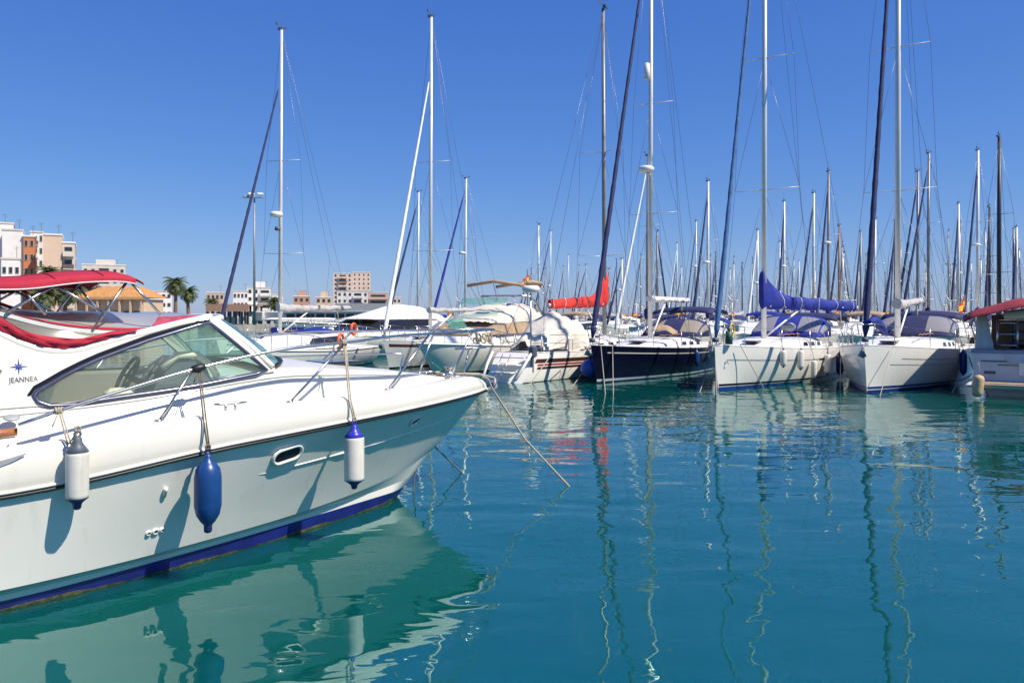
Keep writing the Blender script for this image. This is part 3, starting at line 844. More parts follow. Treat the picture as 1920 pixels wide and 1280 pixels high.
def pb_fender(label, x, z0, L, r, kind, tie, dark=False, lean=0.0):
    y = -(p_rub(x) + .030 + r * (.97))
    f = thing('fender', label, 'fender', pbw((x, y, z0)), PB_ROT + .3, FEND)
    f.rotation_euler = (lean, 0, PB_ROT)
    fender_mesh(f, L, r, kind)
    top = Vector((0, 0, L + .03)); T = rpt(tie, -1) - Vector((x, y, z0))
    gw = Vector((tie, -(gy(-.02, 5.8)(tie)), zg(tie) + .012)) - Vector((x, y, z0))
    rp = MB()
    edge = Vector((lerp(0, T.x, .55), gw.y - .045, gw.z - .045))
    rp.tube([top, edge, T], .0075, 6); rp.tube([top + Vector((.012, 0, .02)), edge + Vector((.02, -.004, 0)), T + Vector((.015, 0, 0))], .0065, 6)
    for k in range(3): rp.torus(T + Vector((.022*(k-1), 0, 0)), .022, .009, 12, 6, Matrix.Rotation(PI/2, 3, 'Y') @ Matrix.Rotation(.3*k, 3, 'X'))
    rp.torus(top + Vector((0, 0, .025)), .02, .009, 10, 6, Matrix.Rotation(PI/2, 3, 'X'))
    rp.tube([T, T + Vector((-.03, -.03, -.07)), T + Vector((-.05, -.035, -.12))], .006, 5)
    rp.build('rope', M['ropedark'] if dark else M['rope'], f)
pb_fender('stained white fender with grey top and navy tip, nearest the left edge of the photo', .46, .795, .57, .083, 'grey', .37, lean=.03)
pb_fender('plain dark blue fender hanging between the two white fenders on the cruiser', 1.46, .455, .66, .112, 'fat', 1.46, dark=True)
pb_fender('white fender with bright blue top near the bow of the large cruiser', 3.0, .555, .645, .100, 'blue', 2.98)

# mooring lines of the cruiser
def line(label, pts, r=.012, m=None, group='mooring lines in the water', sag=0.0, cat='rope'):
    a, b = Vector(pts[0]), Vector(pts[-1])
    if len(pts) == 2:
        pts = [a.lerp(b, i/12) + Vector((0, 0, -sag*4*(i/12)*(1-i/12))) for i in range(13)]
    o = MB().tube(pts, r, 6).build('mooring_line', m or M['rope'])
    return tag(o, label, cat, group)
line('long beige mooring line slanting from the bow tip of the large cruiser into the water', [pbw((5.62, -.16, 1.50)), pbw((5.78, -.13, 1.42)), pbw((5.86, -.10, 1.30)), at(985, 824, 10.9), at(1067, 911, 10.75), at(1110, 955, 10.7) + Vector((0, 0, -.1))], .0125)
line('mooring line leaving the cruiser stem downwards to the left', [pbw((5.05, .42, 1.20)), at(775, 921, 10.42), at(762, 950, 10.4) + Vector((0, 0, -.1))], .010, M['ropedark'])
line('short mooring line sloping to the right just beyond the cruiser stem', [pbw((4.7, .75, 1.15)), at(866, 886, 11.66), at(890, 915, 11.8) + Vector((0, 0, -.1))], .011, M['ropedark'])
rc = MB()
for k in range(5): rc.torus((5.1 + .02*math.sin(k*2), .05*math.cos(k*3), 1.475 + .015*k), .10 - .006*k, .013, 20, 6, Matrix.Rotation(.12*math.sin(k*1.7), 3, 'X'))
rc.tube([(5.2, .0, 1.5), (5.4, -.1, 1.52), (5.62, -.16, 1.50)], .012, 6)
o = rc.build('rope_coil'  , M['rope']); o.matrix_world = Matrix.Translation(PB_O) @ Matrix.Rotation(PB_ROT, 4, 'Z'); tag(o, 'coiled beige rope lying on the bow of the large cruiser', 'rope')

# ================================================================== sailing yachts
def furl_spiral(mb, a, b, r0, r1, n=40):
    a, b = Vector(a), Vector(b)
    pts = []; rr = []
    for i in range(n + 1):
        t = i / n
        pts.append(a.lerp(b, t)); rr.append(lerp(r0, r1, t) * (1 + .10*math.sin(i*2.3)) * (0.35 if i in (0, n) else 1))
    mb.tube(pts, rr, 8)

class Hull:
    """sailing hull: x runs aft from the stem head, y across, z up from the water"""
    def __init__(s, L, B, fb, fs, rake=.5, tr=.35, stern=.72, wlk=.86, pw=2.1):
        s.L, s.B, s.fb, s.fs, s.rake, s.tr, s.stern, s.wlk, s.pw = L, B, fb, fs, rake, tr, stern, wlk, pw
    def sheer(s, t): return lerp(s.fb, s.fs, t) - .10*s.fb*math.sin(PI*t)
    def half(s, t):
        m = .58
        if t < m: return s.B/2 * (1 - (1 - t/m) ** s.pw)
        return s.B/2 * lerp(1, s.stern, ((t - m)/(1 - m)) ** 1.7)
    def pt(s, t, v, sg, off=0.0):
        """v = 0 at the water, 1 at the deck edge, below 0 under water"""
        zd = s.sheer(t); z = v*zd
        yd = s.half(t)
        if t <= 0: yd = 0
        yw = s.half(max(0, t)) * lerp(.55, s.wlk, min(1, t*2.2))
        y = lerp(yw, yd, 1 - (1 - max(0, v)) ** 1.7) if v >= 0 else yw * (1 + .5*v)
        x = t*s.L + s.rake*(1 - v)*(1 - t) ** 6 - s.tr*(1 - v)*t ** 8
        return Vector((x, sg*(max(0, y) + (off if t > 0 else 0)), z))
    def band(s, v0, v1, off=.0, t0=0.0, t1=1.0, n=28, k=1):
        mb = MB()
        for sg in (-1, 1):
            rows = []
            for i in range(n + 1):
                q = i/n; t = lerp(t0, t1, q*q*.45 + q*.55)
                row = []
                for j in range(k + 1):
                    vv0 = v0(t) if callable(v0) else v0; vv1 = v1(t) if callable(v1) else v1
                    row.append(s.pt(t, lerp(vv0, vv1, j/k), sg, off))
                rows.append(row)
            mb.grid(rows if sg > 0 else [list(reversed(r)) for r in rows])
        return mb

def sprayhood(root, x0, x1, w, z0, h, cm, wm):
    """folding hood: arched canvas with vinyl panes, rounded front facing the bow"""
    def P(u, a):                                   # u front->aft, a across 0..pi
        k = math.sin(min(1.0, u*1.25 + .02)*PI/2)
        ca, sa = math.cos(a), math.sin(a)
        yy = w*math.copysign(abs(ca) ** .55, ca); zz = z0 + (h*k)*abs(sa) ** .55
        return Vector((lerp(x0, x1, u) + (1 - abs(sa))*.10*(u < .9), yy, zz))
    mb = MB(); U = [0, .1, .25, .42, .6, .8, 1.0]; A = [PI*i/20 for i in range(21)]
    mb.grid([[P(u, a) for a in A] for u in U])
    hood = mb.build('sprayhood', cm, root, solid=.012)
    for a0, a1, u0, u1 in ((.6, 1.45, .12, .62), (1.7, 2.54, .12, .62), (.14, .48, .18, .80), (2.66, 3.0, .18, .80)):
        g = MB(); g.grid([[P(lerp(u0, u1, i/5), lerp(a0, a1, j/5)) + Vector((-.02, .02*math.copysign(1, math.cos(lerp(a0, a1, .5))), .016)) for j in range(6)] for i in range(6)])
        g.build('hood_window', wm, hood)
    MB().tube([P(1.0, a) + Vector((.02, 0, -.01)) for a in A], .014, 6).build('hood_bow', M['steel'], hood)
    return hood
def bimini(root, x0, x1, w, z, cm, zleg, drop=.12):
    mb = MB(); rows = []
    for i in range(13):
        u = i/12; x = lerp(x0, x1, u)
        rows.append([(x, lerp(-w, w, k/10), z + .10*math.sin(PI*u) + .13*(1 - abs(k/5 - 1) ** 2.6) - (drop if i in (0, 12) else 0)) for k in range(11)])
    mb.grid(rows); b = mb.build('bimini', cm, root, solid=.02)
    for sg in (-1, 1):
        for xa in (x0 + .1, x1 - .1):
            MB().tube([((x0 + x1)/2, sg*(w + .05), zleg), (xa, sg*w*.98, z + .02)], .014, 6).build('bimini_leg', M['steel'], b)
    return b
def flag(root, x, y, z, h, w, ang, kind='spain'):
    MB().tube([(x, y, z - .75), (x, y, z + h*.5)], .012, 6).build('flag_staff', M['woodmast'], root)
    c, s_ = math.cos(ang), math.sin(ang)
    def P(u, v): return (x + c*u*w, y + s_*u*w + .05*math.sin(u*7), z - v*h - .45*u*u*h + .04*math.sin(u*6 + 1))
    f = None
    bands = ((0, .25, 'flagred'), (.25, .75, 'flagyellow'), (.75, 1, 'flagred')) if kind == 'spain' else ((0, .5, 'flagred'), (.5, 1, 'whitesail'))
    for a, b, m_ in bands:
        g = MB(); g.grid([[P(u/6, v) for u in range(7)] for v in (a, b)])
        o = g.build('flag' if f is None else 'flag_band', M[m_], f or root)
        f = f or o

def sailboat(label, bow, axis, L=12.0, B=3.7, fb=1.35, fs=1.05, mastx=4.9, masth=17.0, mast_r=.093, mastm='alu', spr=((.36, .95), (.66, .8)), hullm='hullw', bands=(),
             furl=None, furl_top=.93, furl_r=.085, boom=None, hood=None, bim=None, detail=2, rake=.55, tr=.35, stern=.76, group=None, name='sailing_yacht', stern_first=False, foot=None, swap=1, wheel=True, coach=True):
    """bow: stem head x, y; axis: direction bow -> stern in the harbour"""
    a = math.atan2(axis[1], axis[0])
    r = thing(name, label, 'sailboat', (bow[0], bow[1], 0), a, group)
    H = Hull(L, B, fb, fs, rake, tr, stern)
    nn = 30 if detail > 1 else 14
    H.band(-.3, 1.0, 0, k=8 if detail > 1 else 3, n=nn).build('hull', M[hullm], r)
    for nm, v0, v1, m_, t0, t1 in bands:
        H.band(v0, v1, .006, t0, t1, n=nn).build(nm, M[m_], r)
    # transom and deck
    tm = MB(); vs = [H.pt(1, v, 1) for v in (-.3, 0, .35, .7, 1)] + [H.pt(1, v, -1) for v in (1, .7, .35, 0, -.3)]
    tm.add(vs, [tuple(range(10))]); tm.build('transom', M[hullm], r)
    dk = MB(); rows = []
    for i in range(nn + 1):
        t = i/nn; e = H.pt(t, 1, 1); rows.append([(e.x, e.y*q, e.z - .012 + .05*(1 - q*q)*min(1, e.y)) for q in (1, .8, .5, 0, -.5, -.8, -1)])
    dk.grid(rows); deck = dk.build('deck', M['deck'], r)
    zd = H.sheer(mastx/L)
    if detail > 1:
        tl = MB()
        for sg in (-1, 1): tl.tube([H.pt(t/30, 1, sg) + Vector((0, -sg*.02 if t else 0, .02)) for t in range(31)], .022, 6)
        tl.build('toe_rail', M['alu'] if hullm != 'hullnavy' else M['white'], deck)
    # coachroof
    ch_ = .36 if detail > 1 else .4
    if coach:
        x0, x1 = mastx - 1.9, mastx + 2.9
        rows = []
        for i in range(19):
            u = i/18; x = lerp(x0, x1, u); t = x/L; w = min(.66*H.half(t) + .0, B*.33); zb = H.sheer(t) - .01
            hh = ch_*min(1, (u/.45)) ** .75 if u < .45 else ch_
            row = [(x, w*1.06, zb), (x, w, zb + hh*.72), (x, w*.86, zb + hh*.95), (x, w*.45, zb + hh*1.1), (x, 0, zb + hh*1.16)]
            rows.append(row + [(q[0], -q[1], q[2]) for q in reversed(row[:-1])])
        cr_ = MB(); cr_.grid(rows); o = len(cr_.v) - 9
        cr_.add(rows[-1], [tuple(range(9))])
        coachr = cr_.build('coachroof', M['white'], r)
        if detail > 1:
            for sg in (-1, 1):
                for k, (ua, ub) in enumerate(((.50, .60), (.66, .77), (.84, .94))):
                    q = []
                    for u, f in ((ua, .28), (ub, .28), (ub, .66), (ua + .02, .66)):
                        x = lerp(x0, x1, u); t = x/L; w = min(.66*H.half(t), B*.33); zb = H.sheer(t)
                        q.append((x, sg*(lerp(w*1.06, w, f/.72) + .006), zb + ch_*f))
                    MB().add(q, [(0, 1, 2, 3)]).build('cabin_window', M['darkwin'], coachr)
            for xx in (mastx - 1.3, mastx + 1.2):
                MB().obox((xx, 0, H.sheer(xx/L) + (.22 if xx < mastx else .43)), .5, .5, .05, 0, .015).build('hatch', M['darkwin'], coachr)
            MB().tube([(x0 + .9 + i*.34, -min(.5*H.half((x0 + .9)/L), B*.28), H.sheer(x0/L) + .40 + .03*(i % 2)) for i in range(9)], .016, 6).build('handrail', M['teak'], coachr)
    # mast and rig
    zm = zd + ch_*.8
    top = masth
    mk = MB().tube([(mastx, 0, zm - .4), (mastx + .05, 0, top*.5), (mastx + .14, 0, top)], [mast_r, mast_r, mast_r*.72], 12 if detail > 1 else 6, flat=.75)
    mast = mk.build('mast', M[mastm], r)
    wr = .0065 if detail > 1 else .010
    tips = []
    for f, hw in spr:
        z = zm + (top - zm)*f
        for sg in (-1, 1):
            tip = Vector((mastx + .32*(detail > 0), sg*hw, z + .06)); tips.append((sg, tip))
            MB().tube([(mastx + .05, 0, z), tip], [.036, .022], 6, flat=.5).build('spreader', M['alu'] if mastm != 'carbon' else M['carbon'], mast)
    if detail > 0:
        for sg in (-1, 1):
            cp_ = H.pt((mastx + .35)/L, 1, sg); cp_.y -= sg*.10
            path = [cp_] + [t for s_, t in tips if s_ == sg] + [Vector((mastx + .12, 0, top - .15))]
            MB().tube(path, wr, 5).build('shroud', M['wire'], r)
            if tips: MB().tube([cp_ + Vector((.25, 0, 0)), Vector((mastx + .05, 0, tips[0][1].z - .1))], wr, 5).build('shroud', M['wire'], r)
            if len(tips) > 2: MB().tube([[t for s_, t in tips if s_ == sg][0], Vector((mastx + .08, 0, tips[2][1].z - .1))], wr, 5).build('shroud', M['wire'], r)
        bk = H.pt(1, 1, 0); bk.y = 0
        if detail > 1:
            sp_ = Vector((lerp(mastx, bk.x, .72), 0, lerp(top, bk.z, .72)))
            MB().tube([Vector((mastx + .14, 0, top)), sp_], wr, 5).build('backstay', M['wire'], r)
            for sg in (-1, 1): MB().tube([sp_, H.pt(.985, 1, sg)], wr, 5).build('backstay', M['wire'], r)
        else:
            MB().tube([Vector((mastx + .14, 0, top)), bk], wr, 5).build('backstay', M['wire'], r)
        # masthead gear
        mh = MB(); mh.tube([(mastx + .14, 0, top), (mastx + .14, 0, top + .28)], .012, 5); mh.tube([(mastx - .25, 0, top + .12), (mastx + .5, 0, top + .16)], .012, 5)
        mh.obox((mastx - .28, 0, top + .17), .10, .05, .10); mh.obox((mastx + .14, .1, top + .06), .16, .12, .10); mh.tube([(mastx + .2, .06, top), (mastx + .22, .06, top + .85)], .006, 4)
        mh.obox((mastx + .52, 0, top + .22), .2, .02, .1)
        mh.build('masthead_instruments', M['dash'], mast)
    fx = .12
    if furl:
        a0 = Vector((fx, 0, fb + .25)); b0 = Vector((mastx + .02, 0, zm + (top - zm)*furl_top))
        g = MB(); furl_spiral(g, a0, a0.lerp(b0, .965), furl_r, furl_r*.42, 60 if detail > 1 else 16)
        fg = g.build('furled_headsail', M[furl], r)
        if detail > 1: MB().lathe([(.05, 0), (.10, .01), (.10, .13), (.05, .15)], (fx - .02, 0, fb + .10), 12).build('furling_drum', M['dash'], fg)
        MB().tube([a0 - Vector((0, 0, .25)), b0], wr*1.2, 5).build('forestay', M['wire'], fg)
    elif detail > 0:
        MB().tube([(fx, 0, fb), (mastx + .05, 0, top - .3)], wr, 5).build('forestay', M['wire'], r)
    if boom:
        bl, bz, cm, stack = boom['len'], boom['z'], boom['cover'], boom.get('stack', .28)
        sw = math.radians(boom.get('swing', 0)); csw, ssw = math.cos(sw), math.sin(sw)
        def SW(q): return (mastx + (q[0] - mastx)*csw + q[1]*ssw, -(q[0] - mastx)*ssw + q[1]*csw, q[2])
        MB().tube([SW((mastx + .12, 0, bz)), SW((mastx + .12 + bl, 0, bz + boom.get('rise', .1)))], .075 if detail > 1 else .09, 8).build('boom', M['alu'], r)
        if cm:
            rows = []
            nb = 26 if detail > 1 else 7
            for i in range(nb + 1):
                u = i/nb; x = mastx - .10 + u*(bl + .1)
                rise = boom.get('rise', .1)*u
                hh = lerp(stack, stack*.55, u) + (boom.get('mastup', .9)*max(0, 1 - u/.28) ** 1.6)
                ww = lerp(.17, .11, u)*(1 + .15*math.sin(i*1.9))
                zb = bz - .13 + rise + .02*math.sin(i*1.3)
                row = []
                for k in range(12):
                    a_ = 2*PI*k/12; q = .5 + .5*math.sin(a_)
                    row.append(SW((x + (.0 if u > .3 else -.02*q), ww*math.cos(a_)*(1 - .55*q*min(1, hh)) + .035*math.sin(i*1.7 + k*1.3)*min(1, hh*2) + .02*math.sin(i*.9 + k), zb + q*(hh + .12) + .018*math.sin(i*2.9 + 2.1*k))))
                rows.append(row)
            sc_ = MB(); sc_.grid(rows, close=True); sc_.add(rows[0], [tuple(reversed(range(12)))]); sc_.add(rows[-1], [tuple(range(12))])
            cov = sc_.build('sail_cover', M[cm], r)
            if detail > 1:
                for i in range(5, nb, 5):
                    cx = sum(Vector(v).z for v in rows[i])/12; cc = sum((Vector(v) for v in rows[i]), Vector())/12
                    MB().tube([cc + (Vector(v) - cc)*1.04 for v in rows[i] + rows[i][:1]], .012, 5).build('lashing', M['whitecover'], cov)
        if detail > 1:
            MB().tube([(mastx + .15, 0, zm + .1), SW((mastx + .12 + bl*.38, 0, bz - .05))], .035, 8).build('vang', M['white'], r)
            MB().tube([SW((mastx + bl, 0, bz + .1)), (mastx + .14, 0, top)], wr, 5).build('topping_lift', M['wire'], r)
            MB().tube([SW((mastx + bl*.82, 0, bz)), SW((mastx + bl*.86, 0, zd + .35))], .018, 6).build('mainsheet', M['rope'], r)
    if hood: sprayhood(r, *hood)
    if bim: bimini(r, *bim)
    if detail > 1:
        # pulpit, stanchions, lifelines, pushpit
        pl = MB(); hz = .62
        for sg in (-1, 1):
            e = H.pt(.10, 1, sg)
            pl.tube([(e.x, e.y*.9, e.z), (e.x - .1, e.y*.92, e.z + hz), (.25, sg*.26, fb + hz + .02), (-.05, sg*.12, fb + hz), (-.05, 0, fb + hz)], .014, 7)
            pl.tube([(.3, sg*.16, fb), (.2, sg*.24, fb + hz)], .013, 6)
            pl.tube([(e.x - .04, e.y*.9, e.z + .32), (.24, sg*.22, fb + .34)], .011, 6)
        pl.build('pulpit', M['steel'], r)
        posts = []
        for sg in (-1, 1):
            prev = H.pt(.10, 1, sg); prev = Vector((prev.x - .1, prev.y*.92, prev.z + hz))
            for k in range(5):
                e = H.pt(.24 + .15*k, 1, sg); b0 = Vector((e.x, e.y - sg*.06, e.z))
                MB().tube([b0, b0 + Vector((0, 0, hz))], .0125, 6).build('stanchion', M['steel'], r)
                for fz in (1.0, .52):
                    MB().tube([prev - Vector((0, 0, hz*(1 - fz))), b0 + Vector((0, 0, hz*fz - .02))], .0045, 4).build('lifeline', M['wire'], r)
                prev = b0 + Vector((0, 0, hz))
        pp = MB()
        for sg in (-1, 1):
            p0, p1 = H.pt(.86, 1, sg), H.pt(.985, 1, sg)
            for fz in (hz, .33): pp.tube([p0 + Vector((0, -sg*.06, fz)), p1 + Vector((0, -sg*.08, fz)), (p1.x, sg*.5, p1.z + fz)], .0135, 6)
            for q in (p0, p1): pp.tube([q + Vector((0, -sg*.06, 0)), q + Vector((0, -sg*.06, hz))], .0135, 6)
        pp.build('pushpit', M['steel'], r)
        if wheel:
            MB().torus((L*.86, 0, H.sheer(.86) + .55), .42, .016, 24, 6, Matrix.Rotation(PI/2, 3, 'Y')).build('steering_wheel', M['steel'], r)
            MB().obox((L*.86 - .12, 0, H.sheer(.86) + .2), .2, .26, .8, 0, .04).build('binnacle', M['white'], r)
        an_ = MB(); an_.tube([(.5, 0, fb + .05), (-.05, 0, fb + .02), (-.22, 0, fb - .10)], .025, 6); an_.tube([(-.22, 0, fb - .10), (-.16, 0, fb - .36)], [.03, .012], 6)
        an_.add([(-.26, -.13, fb - .30), (-.26, .13, fb - .30), (-.20, 0, fb - .05), (-.12, 0, fb - .36)], [(0, 3, 2), (3, 1, 2)]); an_.build('anchor', M['greyplastic'], r)
        for sg in (-1, 1):
            wn_ = MB(); wn_.lathe([(.08, 0), (.06, .05), (.06, .12), (.08, .16)], (L*.74, sg*B*.36, H.sheer(.74) + .02), 12); wn_.build('winch', M['steel'], r)
    return r, H, a

def to_world(bow, axis, v):
    a = math.atan2(axis[1], axis[0]); c, s_ = math.cos(a), math.sin(a)
    v = Vector(v); return Vector((bow[0] + c*v.x - s_*v.y, bow[1] + s_*v.x + c*v.y, v.z))
def boat_fender(label, bow, axis, H, t, kind, L=.62, r=.11, drop=.15, group='fenders hanging from the moored boats', off=.02, sg=-1, lean=0.0):
    z1 = H.sheer(t) - drop; e = H.pt(t, max(0, (z1 - L*.5)/H.sheer(t)), sg); d = H.pt(t, 1, sg)
    y = max(abs(e.y), abs(d.y) - .03) + r + off
    p = to_world(bow, axis, (e.x, sg*y, z1 - L))
    f = thing('fender', label, 'fender', p, math.atan2(axis[1], axis[0]), group)
    f.rotation_euler.y = lean
    m_ = M[kind]
    if kind == 'fwhite':
        MB().lathe([(r*.5, .05), (r*.9, .09), (r, .14), (r, L-.14), (r*.9, L-.09), (r*.5, L-.05)], (0, 0, 0), 16).build('body', m_, f)
        MB().lathe([(.02, 0), (.035, .02), (r*.55, .06)], (0, 0, 0), 12).build('lower_cap', M['fnavy'], f)
        MB().lathe([(r*.55, L-.06), (.035, L-.02), (.02, L)], (0, 0, 0), 12).build('upper_cap', M['fnavy'], f)
    else:
        MB().lathe([(.02, 0), (.035, .03), (r*.6, .07), (r*.92, .13), (r, .2), (r, L-.2), (r*.92, L-.13), (r*.6, L-.07), (.035, L-.03), (.02, L)], (0, 0, 0), 16).build('body', m_, f)
    MB().tube([(0, 0, L - .01), (0, .03, z1 + .1 - (z1 - L)), (0, (y - abs(d.y) + .05)*(1 if sg < 0 else -1), H.sheer(t) + .55 - (z1 - L))], .009, 5).build('rope', M['rope'], f)
    return f

def nrm(a, b): n = math.hypot(a, b); return (a/n, b/n)
BL = 'sailing yachts moored bow-to along the front row'
# ---- navy-hulled yacht
AX_D = nrm(.52, .855); B_D = (2.62, 26.6)
bD, HD, _ = sailboat('navy blue sailing yacht with dark furled headsail and white boom', B_D, AX_D, L=12.2, B=3.35, fb=1.28, fs=1.02, mastx=5.3, masth=18.5, hullm='hullnavy', rake=.42, stern=.8,
    bands=(('boot_stripe', .035, .10, 'silverline', .004, 1), ('antifouling', -.3, .03, 'hullblack', 0, 1), ('cove_stripe', .80, .835, 'goldline', .05, .97)),
    spr=((.285, 1.0), (.535, .82)), furl='navy', furl_top=.95, furl_r=.10, boom=dict(len=4.4, z=2.95, cover='whitecover', stack=.06, mastup=.02, rise=.02),
    hood=(7.3, 8.9, 1.25, 1.40, .72, M['navy'], M['hoodwin']), bim=(8.9, 11.2, 1.35, 2.42, M['navy'], 1.2), group=BL)
rd = MB(); rd.lathe([(.05, -.12), (.27, -.10), (.30, -.02), (.30, .06), (.22, .12), (.05, .13)], (4.95, .02, 7.9), 20); rd.build('radar_dome', M['white'], bD)
MB().tube([(5.3, 0, 7.72), (4.95, .02, 7.78)], .05, 6).build('radar_bracket', M['alu'], bD)
MB().lathe([(.04, -.34), (.115, -.30), (.115, .30), (.04, .34)], (5.08, .04, 11.7), 14).build('radar_reflector', M['white'], bD)
bag = MB(); bag.grid([[(6.2 + .75*u/8, .55*math.cos(PI*k/10) + .02*math.sin(u*2 + k), 1.55 + (.34*math.sin(PI*k/10))*(math.sin(PI*(u + .6)/9.2) ** .5) + .02*math.sin(3*u + 2*k)) for k in range(11)] for u in range(9)]); bag.build('sail_bag', M['tan'], bD)
MB().torus((10.9, -1.60, 1.62), .30, .045, 22, 8, Matrix.Rotation(PI/2, 3, 'X')).build('horseshoe_buoy', M['yellow'], bD)
# ---- first white yacht
AX_E = nrm(.574, .82); B_E = (6.15, 24.3)
bE, HE, _ = sailboat('white sailing yacht with bright blue sail cover and faded blue furled headsail', B_E, AX_E, L=11.6, B=3.75, fb=1.36, fs=1.12, mastx=4.75, masth=19.0, rake=.30, stern=.86,
    bands=(('boot_stripe', .075, .13, 'hullblack', .004, 1), ('boot_line', .06, .072, 'white', .004, 1), ('antifouling', -.3, .058, 'blueboot', 0, 1), ('cove_stripe', .675, .70, 'greyplastic', .04, .98)),
    spr=((.30, 1.15), (.565, .95)), furl='skyblue', furl_top=.97, furl_r=.085, boom=dict(len=4.7, z=2.62, cover='blue', stack=.42, mastup=.82, rise=-.05, swing=27),
    hood=(7.0, 8.7, 1.32, 1.46, .80, M['blue'], M['hoodclear']), bim=(9.3, 11.2, 1.4, 2.15, M['navy'], 1.3), group=BL)
MB().obox((6.1, -.45, 1.86), .62, .5, .30, .2, .10).build('liferaft', M['greyplastic'], bE)
for k, (t0, t1) in enumerate(((.45, .50), (.70, .76))): HE.band(.66, .72, .007, t0, t1, n=6).build('hull_window', M['darkwin'], bE)
tk_ = MB(); tk_.tube([(.42, -.30, 1.40), (.42, -.30, 1.80)], .11, 12); tk_.tube([(.42, -.30, 1.80), (.42, -.30, 1.92)], .05, 10); tk_.build('gas_bottle', M['hullgreen'], bE)
text_mesh('hull_mark', 't', .26, M['logo_dark'], bE, Matrix.Translation((.40, -(HE.pt(.036, .62, 1).y + .03), .80)) @ Matrix.Rotation(-.42, 4, 'Z') @ Matrix.Rotation(PI/2 - .25, 4, 'X'), .002)
# ---- second white yacht
AX_F = nrm(.595, .804); B_F = (10.28, 23.35)
bF, HF, _ = sailboat('white sailing yacht with navy furled headsail and arched navy sprayhood, nearest the right edge', B_F, AX_F, L=11.6, B=4.0, fb=1.40, fs=1.14, mastx=4.7, masth=19.2, rake=.34, stern=.86,
    bands=(('boot_stripe', .075, .125, 'blueboot', .004, 1), ('antifouling', -.3, .05, 'bluestripe', 0, 1), ('cove_stripe', .735, .75, 'greyplastic', .12, .98), ('cove_line', .60, .612, 'greyplastic', .08, .98)),
    spr=((.285, 1.15), (.56, .95)), furl='navy', furl_top=.97, furl_r=.095, boom=dict(len=4.3, z=2.62, cover='greycover', stack=.14, mastup=.1, rise=.25),
    hood=(6.9, 8.7, 1.32, 1.50, .78, M['navy'], M['hoodclear']), bim=(8.9, 11.2, 1.4, 2.22, M['navy'], 1.3), group=BL)
porth = HF.pt(.48, .62, -1, .008)
q = MB(); q.grid([[porth + Vector((.17*k*math.cos(2*PI*i/18), -.004*(1 - k), .075*k*math.sin(2*PI*i/18))) for i in range(18)] for k in (.01, 1.0)], close=True); q.build('porthole', M['darkwin'], bF)
q = MB(); q.torus(porth, .17, .018, 22, 6, Matrix.Diagonal((1, 1, .44)) @ Matrix.Rotation(PI/2, 3, 'X')); q.build('porthole_rim', M['steel'], bF)
MB().torus((10.2, -1.75, 1.45), .27, .07, 22, 8, Matrix.Rotation(PI/2, 3, 'X')).build('lifebuoy', M['flagred'], bF)
bag = MB(); bag.tube([(.1, -.1, 2.05), (.5, -.15, 2.12), (1.0, -.22, 1.98), (1.5, -.3, 1.72)], [.10, .15, .13, .06], 10); bag.build('folded_sail', M['blue'], bF)
flag(bF, 11.2, -1.2, 2.9, .42, .62, PI*.95)
# ---- stern-to yacht with the red sail cover: drawn bow far away
AX_C = nrm(-.535, -.845)
L_C = 11.2; B_C = (.22 + .535*L_C, 28.0 + .845*L_C)
bC, HC, _ = sailboat('white sailing yacht moored stern-to with bright red sail cover and beige cockpit tent', B_C, AX_C, L=L_C, B=3.1, fb=1.2, fs=.98, mastx=4.3, masth=15.2, mastm='aludark', hullm='hullw', rake=.6, tr=-.95, stern=.56,
    bands=(('stripe', .66, .80, 'stripebrown', .2, 1), ('red_stripe', .56, .62, 'stripered', .2, .985), ('brown_stripe', .44, .52, 'stripebrown', .2, .98), ('antifouling', -.3, .02, 'hullblack', 0, 1)),
    spr=((.25, 1.1), (.565, 1.0)), furl=None, boom=dict(len=4.7, z=2.75, cover='sailred', stack=.40, mastup=1.0, rise=-.10), hood=None, bim=None, group=BL, wheel=False)
ct = MB()
rows = []
for i in range(23):
    u = i/22; x = 7.2 + 3.4*u
    ridge = interp([(0, 1.9), (.35, 2.2), (.5, 2.36), (.68, 1.95), (.85, 1.55), (1, 1.25)], u); w = interp([(0, 1.0), (.5, 1.2), (1, .72)], u)
    row = []
    for k in range(15):
        a_ = PI*k/14
        yy = w*math.cos(a_); zz = 1.02 + (ridge - 1.02)*math.sin(a_) ** .75
        fold = .07*math.sin(6*a_ + 9*u) + .05*math.sin(19*u + 4*a_) + .03*math.sin(31*u - 9*a_)
        row.append((x + .04*math.sin(7*a_), yy + fold*.6, zz + fold))
    rows.append(row)
ct.grid(rows); ct.build('cockpit_tent', M['cream'], bC)
cl_ = MB()
for k in range(2):
    cl_.grid([[(8.3 - .35*u/6*k, -1.36 - .02*k, 2.0 - .45*u/6), (8.2 - .2*u/6, -1.40 - .02*math.sin(u), 1.6 - .45*u/6)] for u in range(7)])
rs = MB(); rs.grid([[(7.4 - .9*u/8, -.95 - .10*math.sin(PI*v/3), 2.22 - .75*(u/8) ** 1.8 - .16*v/3) for v in range(4)] for u in range(9)]); rs.build('red_hood_edge', M['sailred'], bC, solid=.02)
rp_ = MB().tube([(11.05, .42, .75), (11.05, .42, 3.05)], .033, 8); rp_.build('radar_pole', M['steel'], bC)
MB().lathe([(.08, -.10), (.27, -.08), (.31, 0), (.31, .08), (.24, .14), (.05, .15)], (11.05, .42, 3.17), 20).build('radar_dome', M['white'], bC)
ob = MB(); ob.obox((11.55, .80, 1.05), .25, .26, .42, 0, .06); ob.obox((11.6, .80, .62), .10, .12, .6, 0, .03); ob.build('outboard_motor', M['dash'], bC)
stp = MB()
for k in range(3): stp.obox((11.72 + .24*k, 0, .84 - .25*k), .30, 1.25 - .22*k, .05, 0, .015)
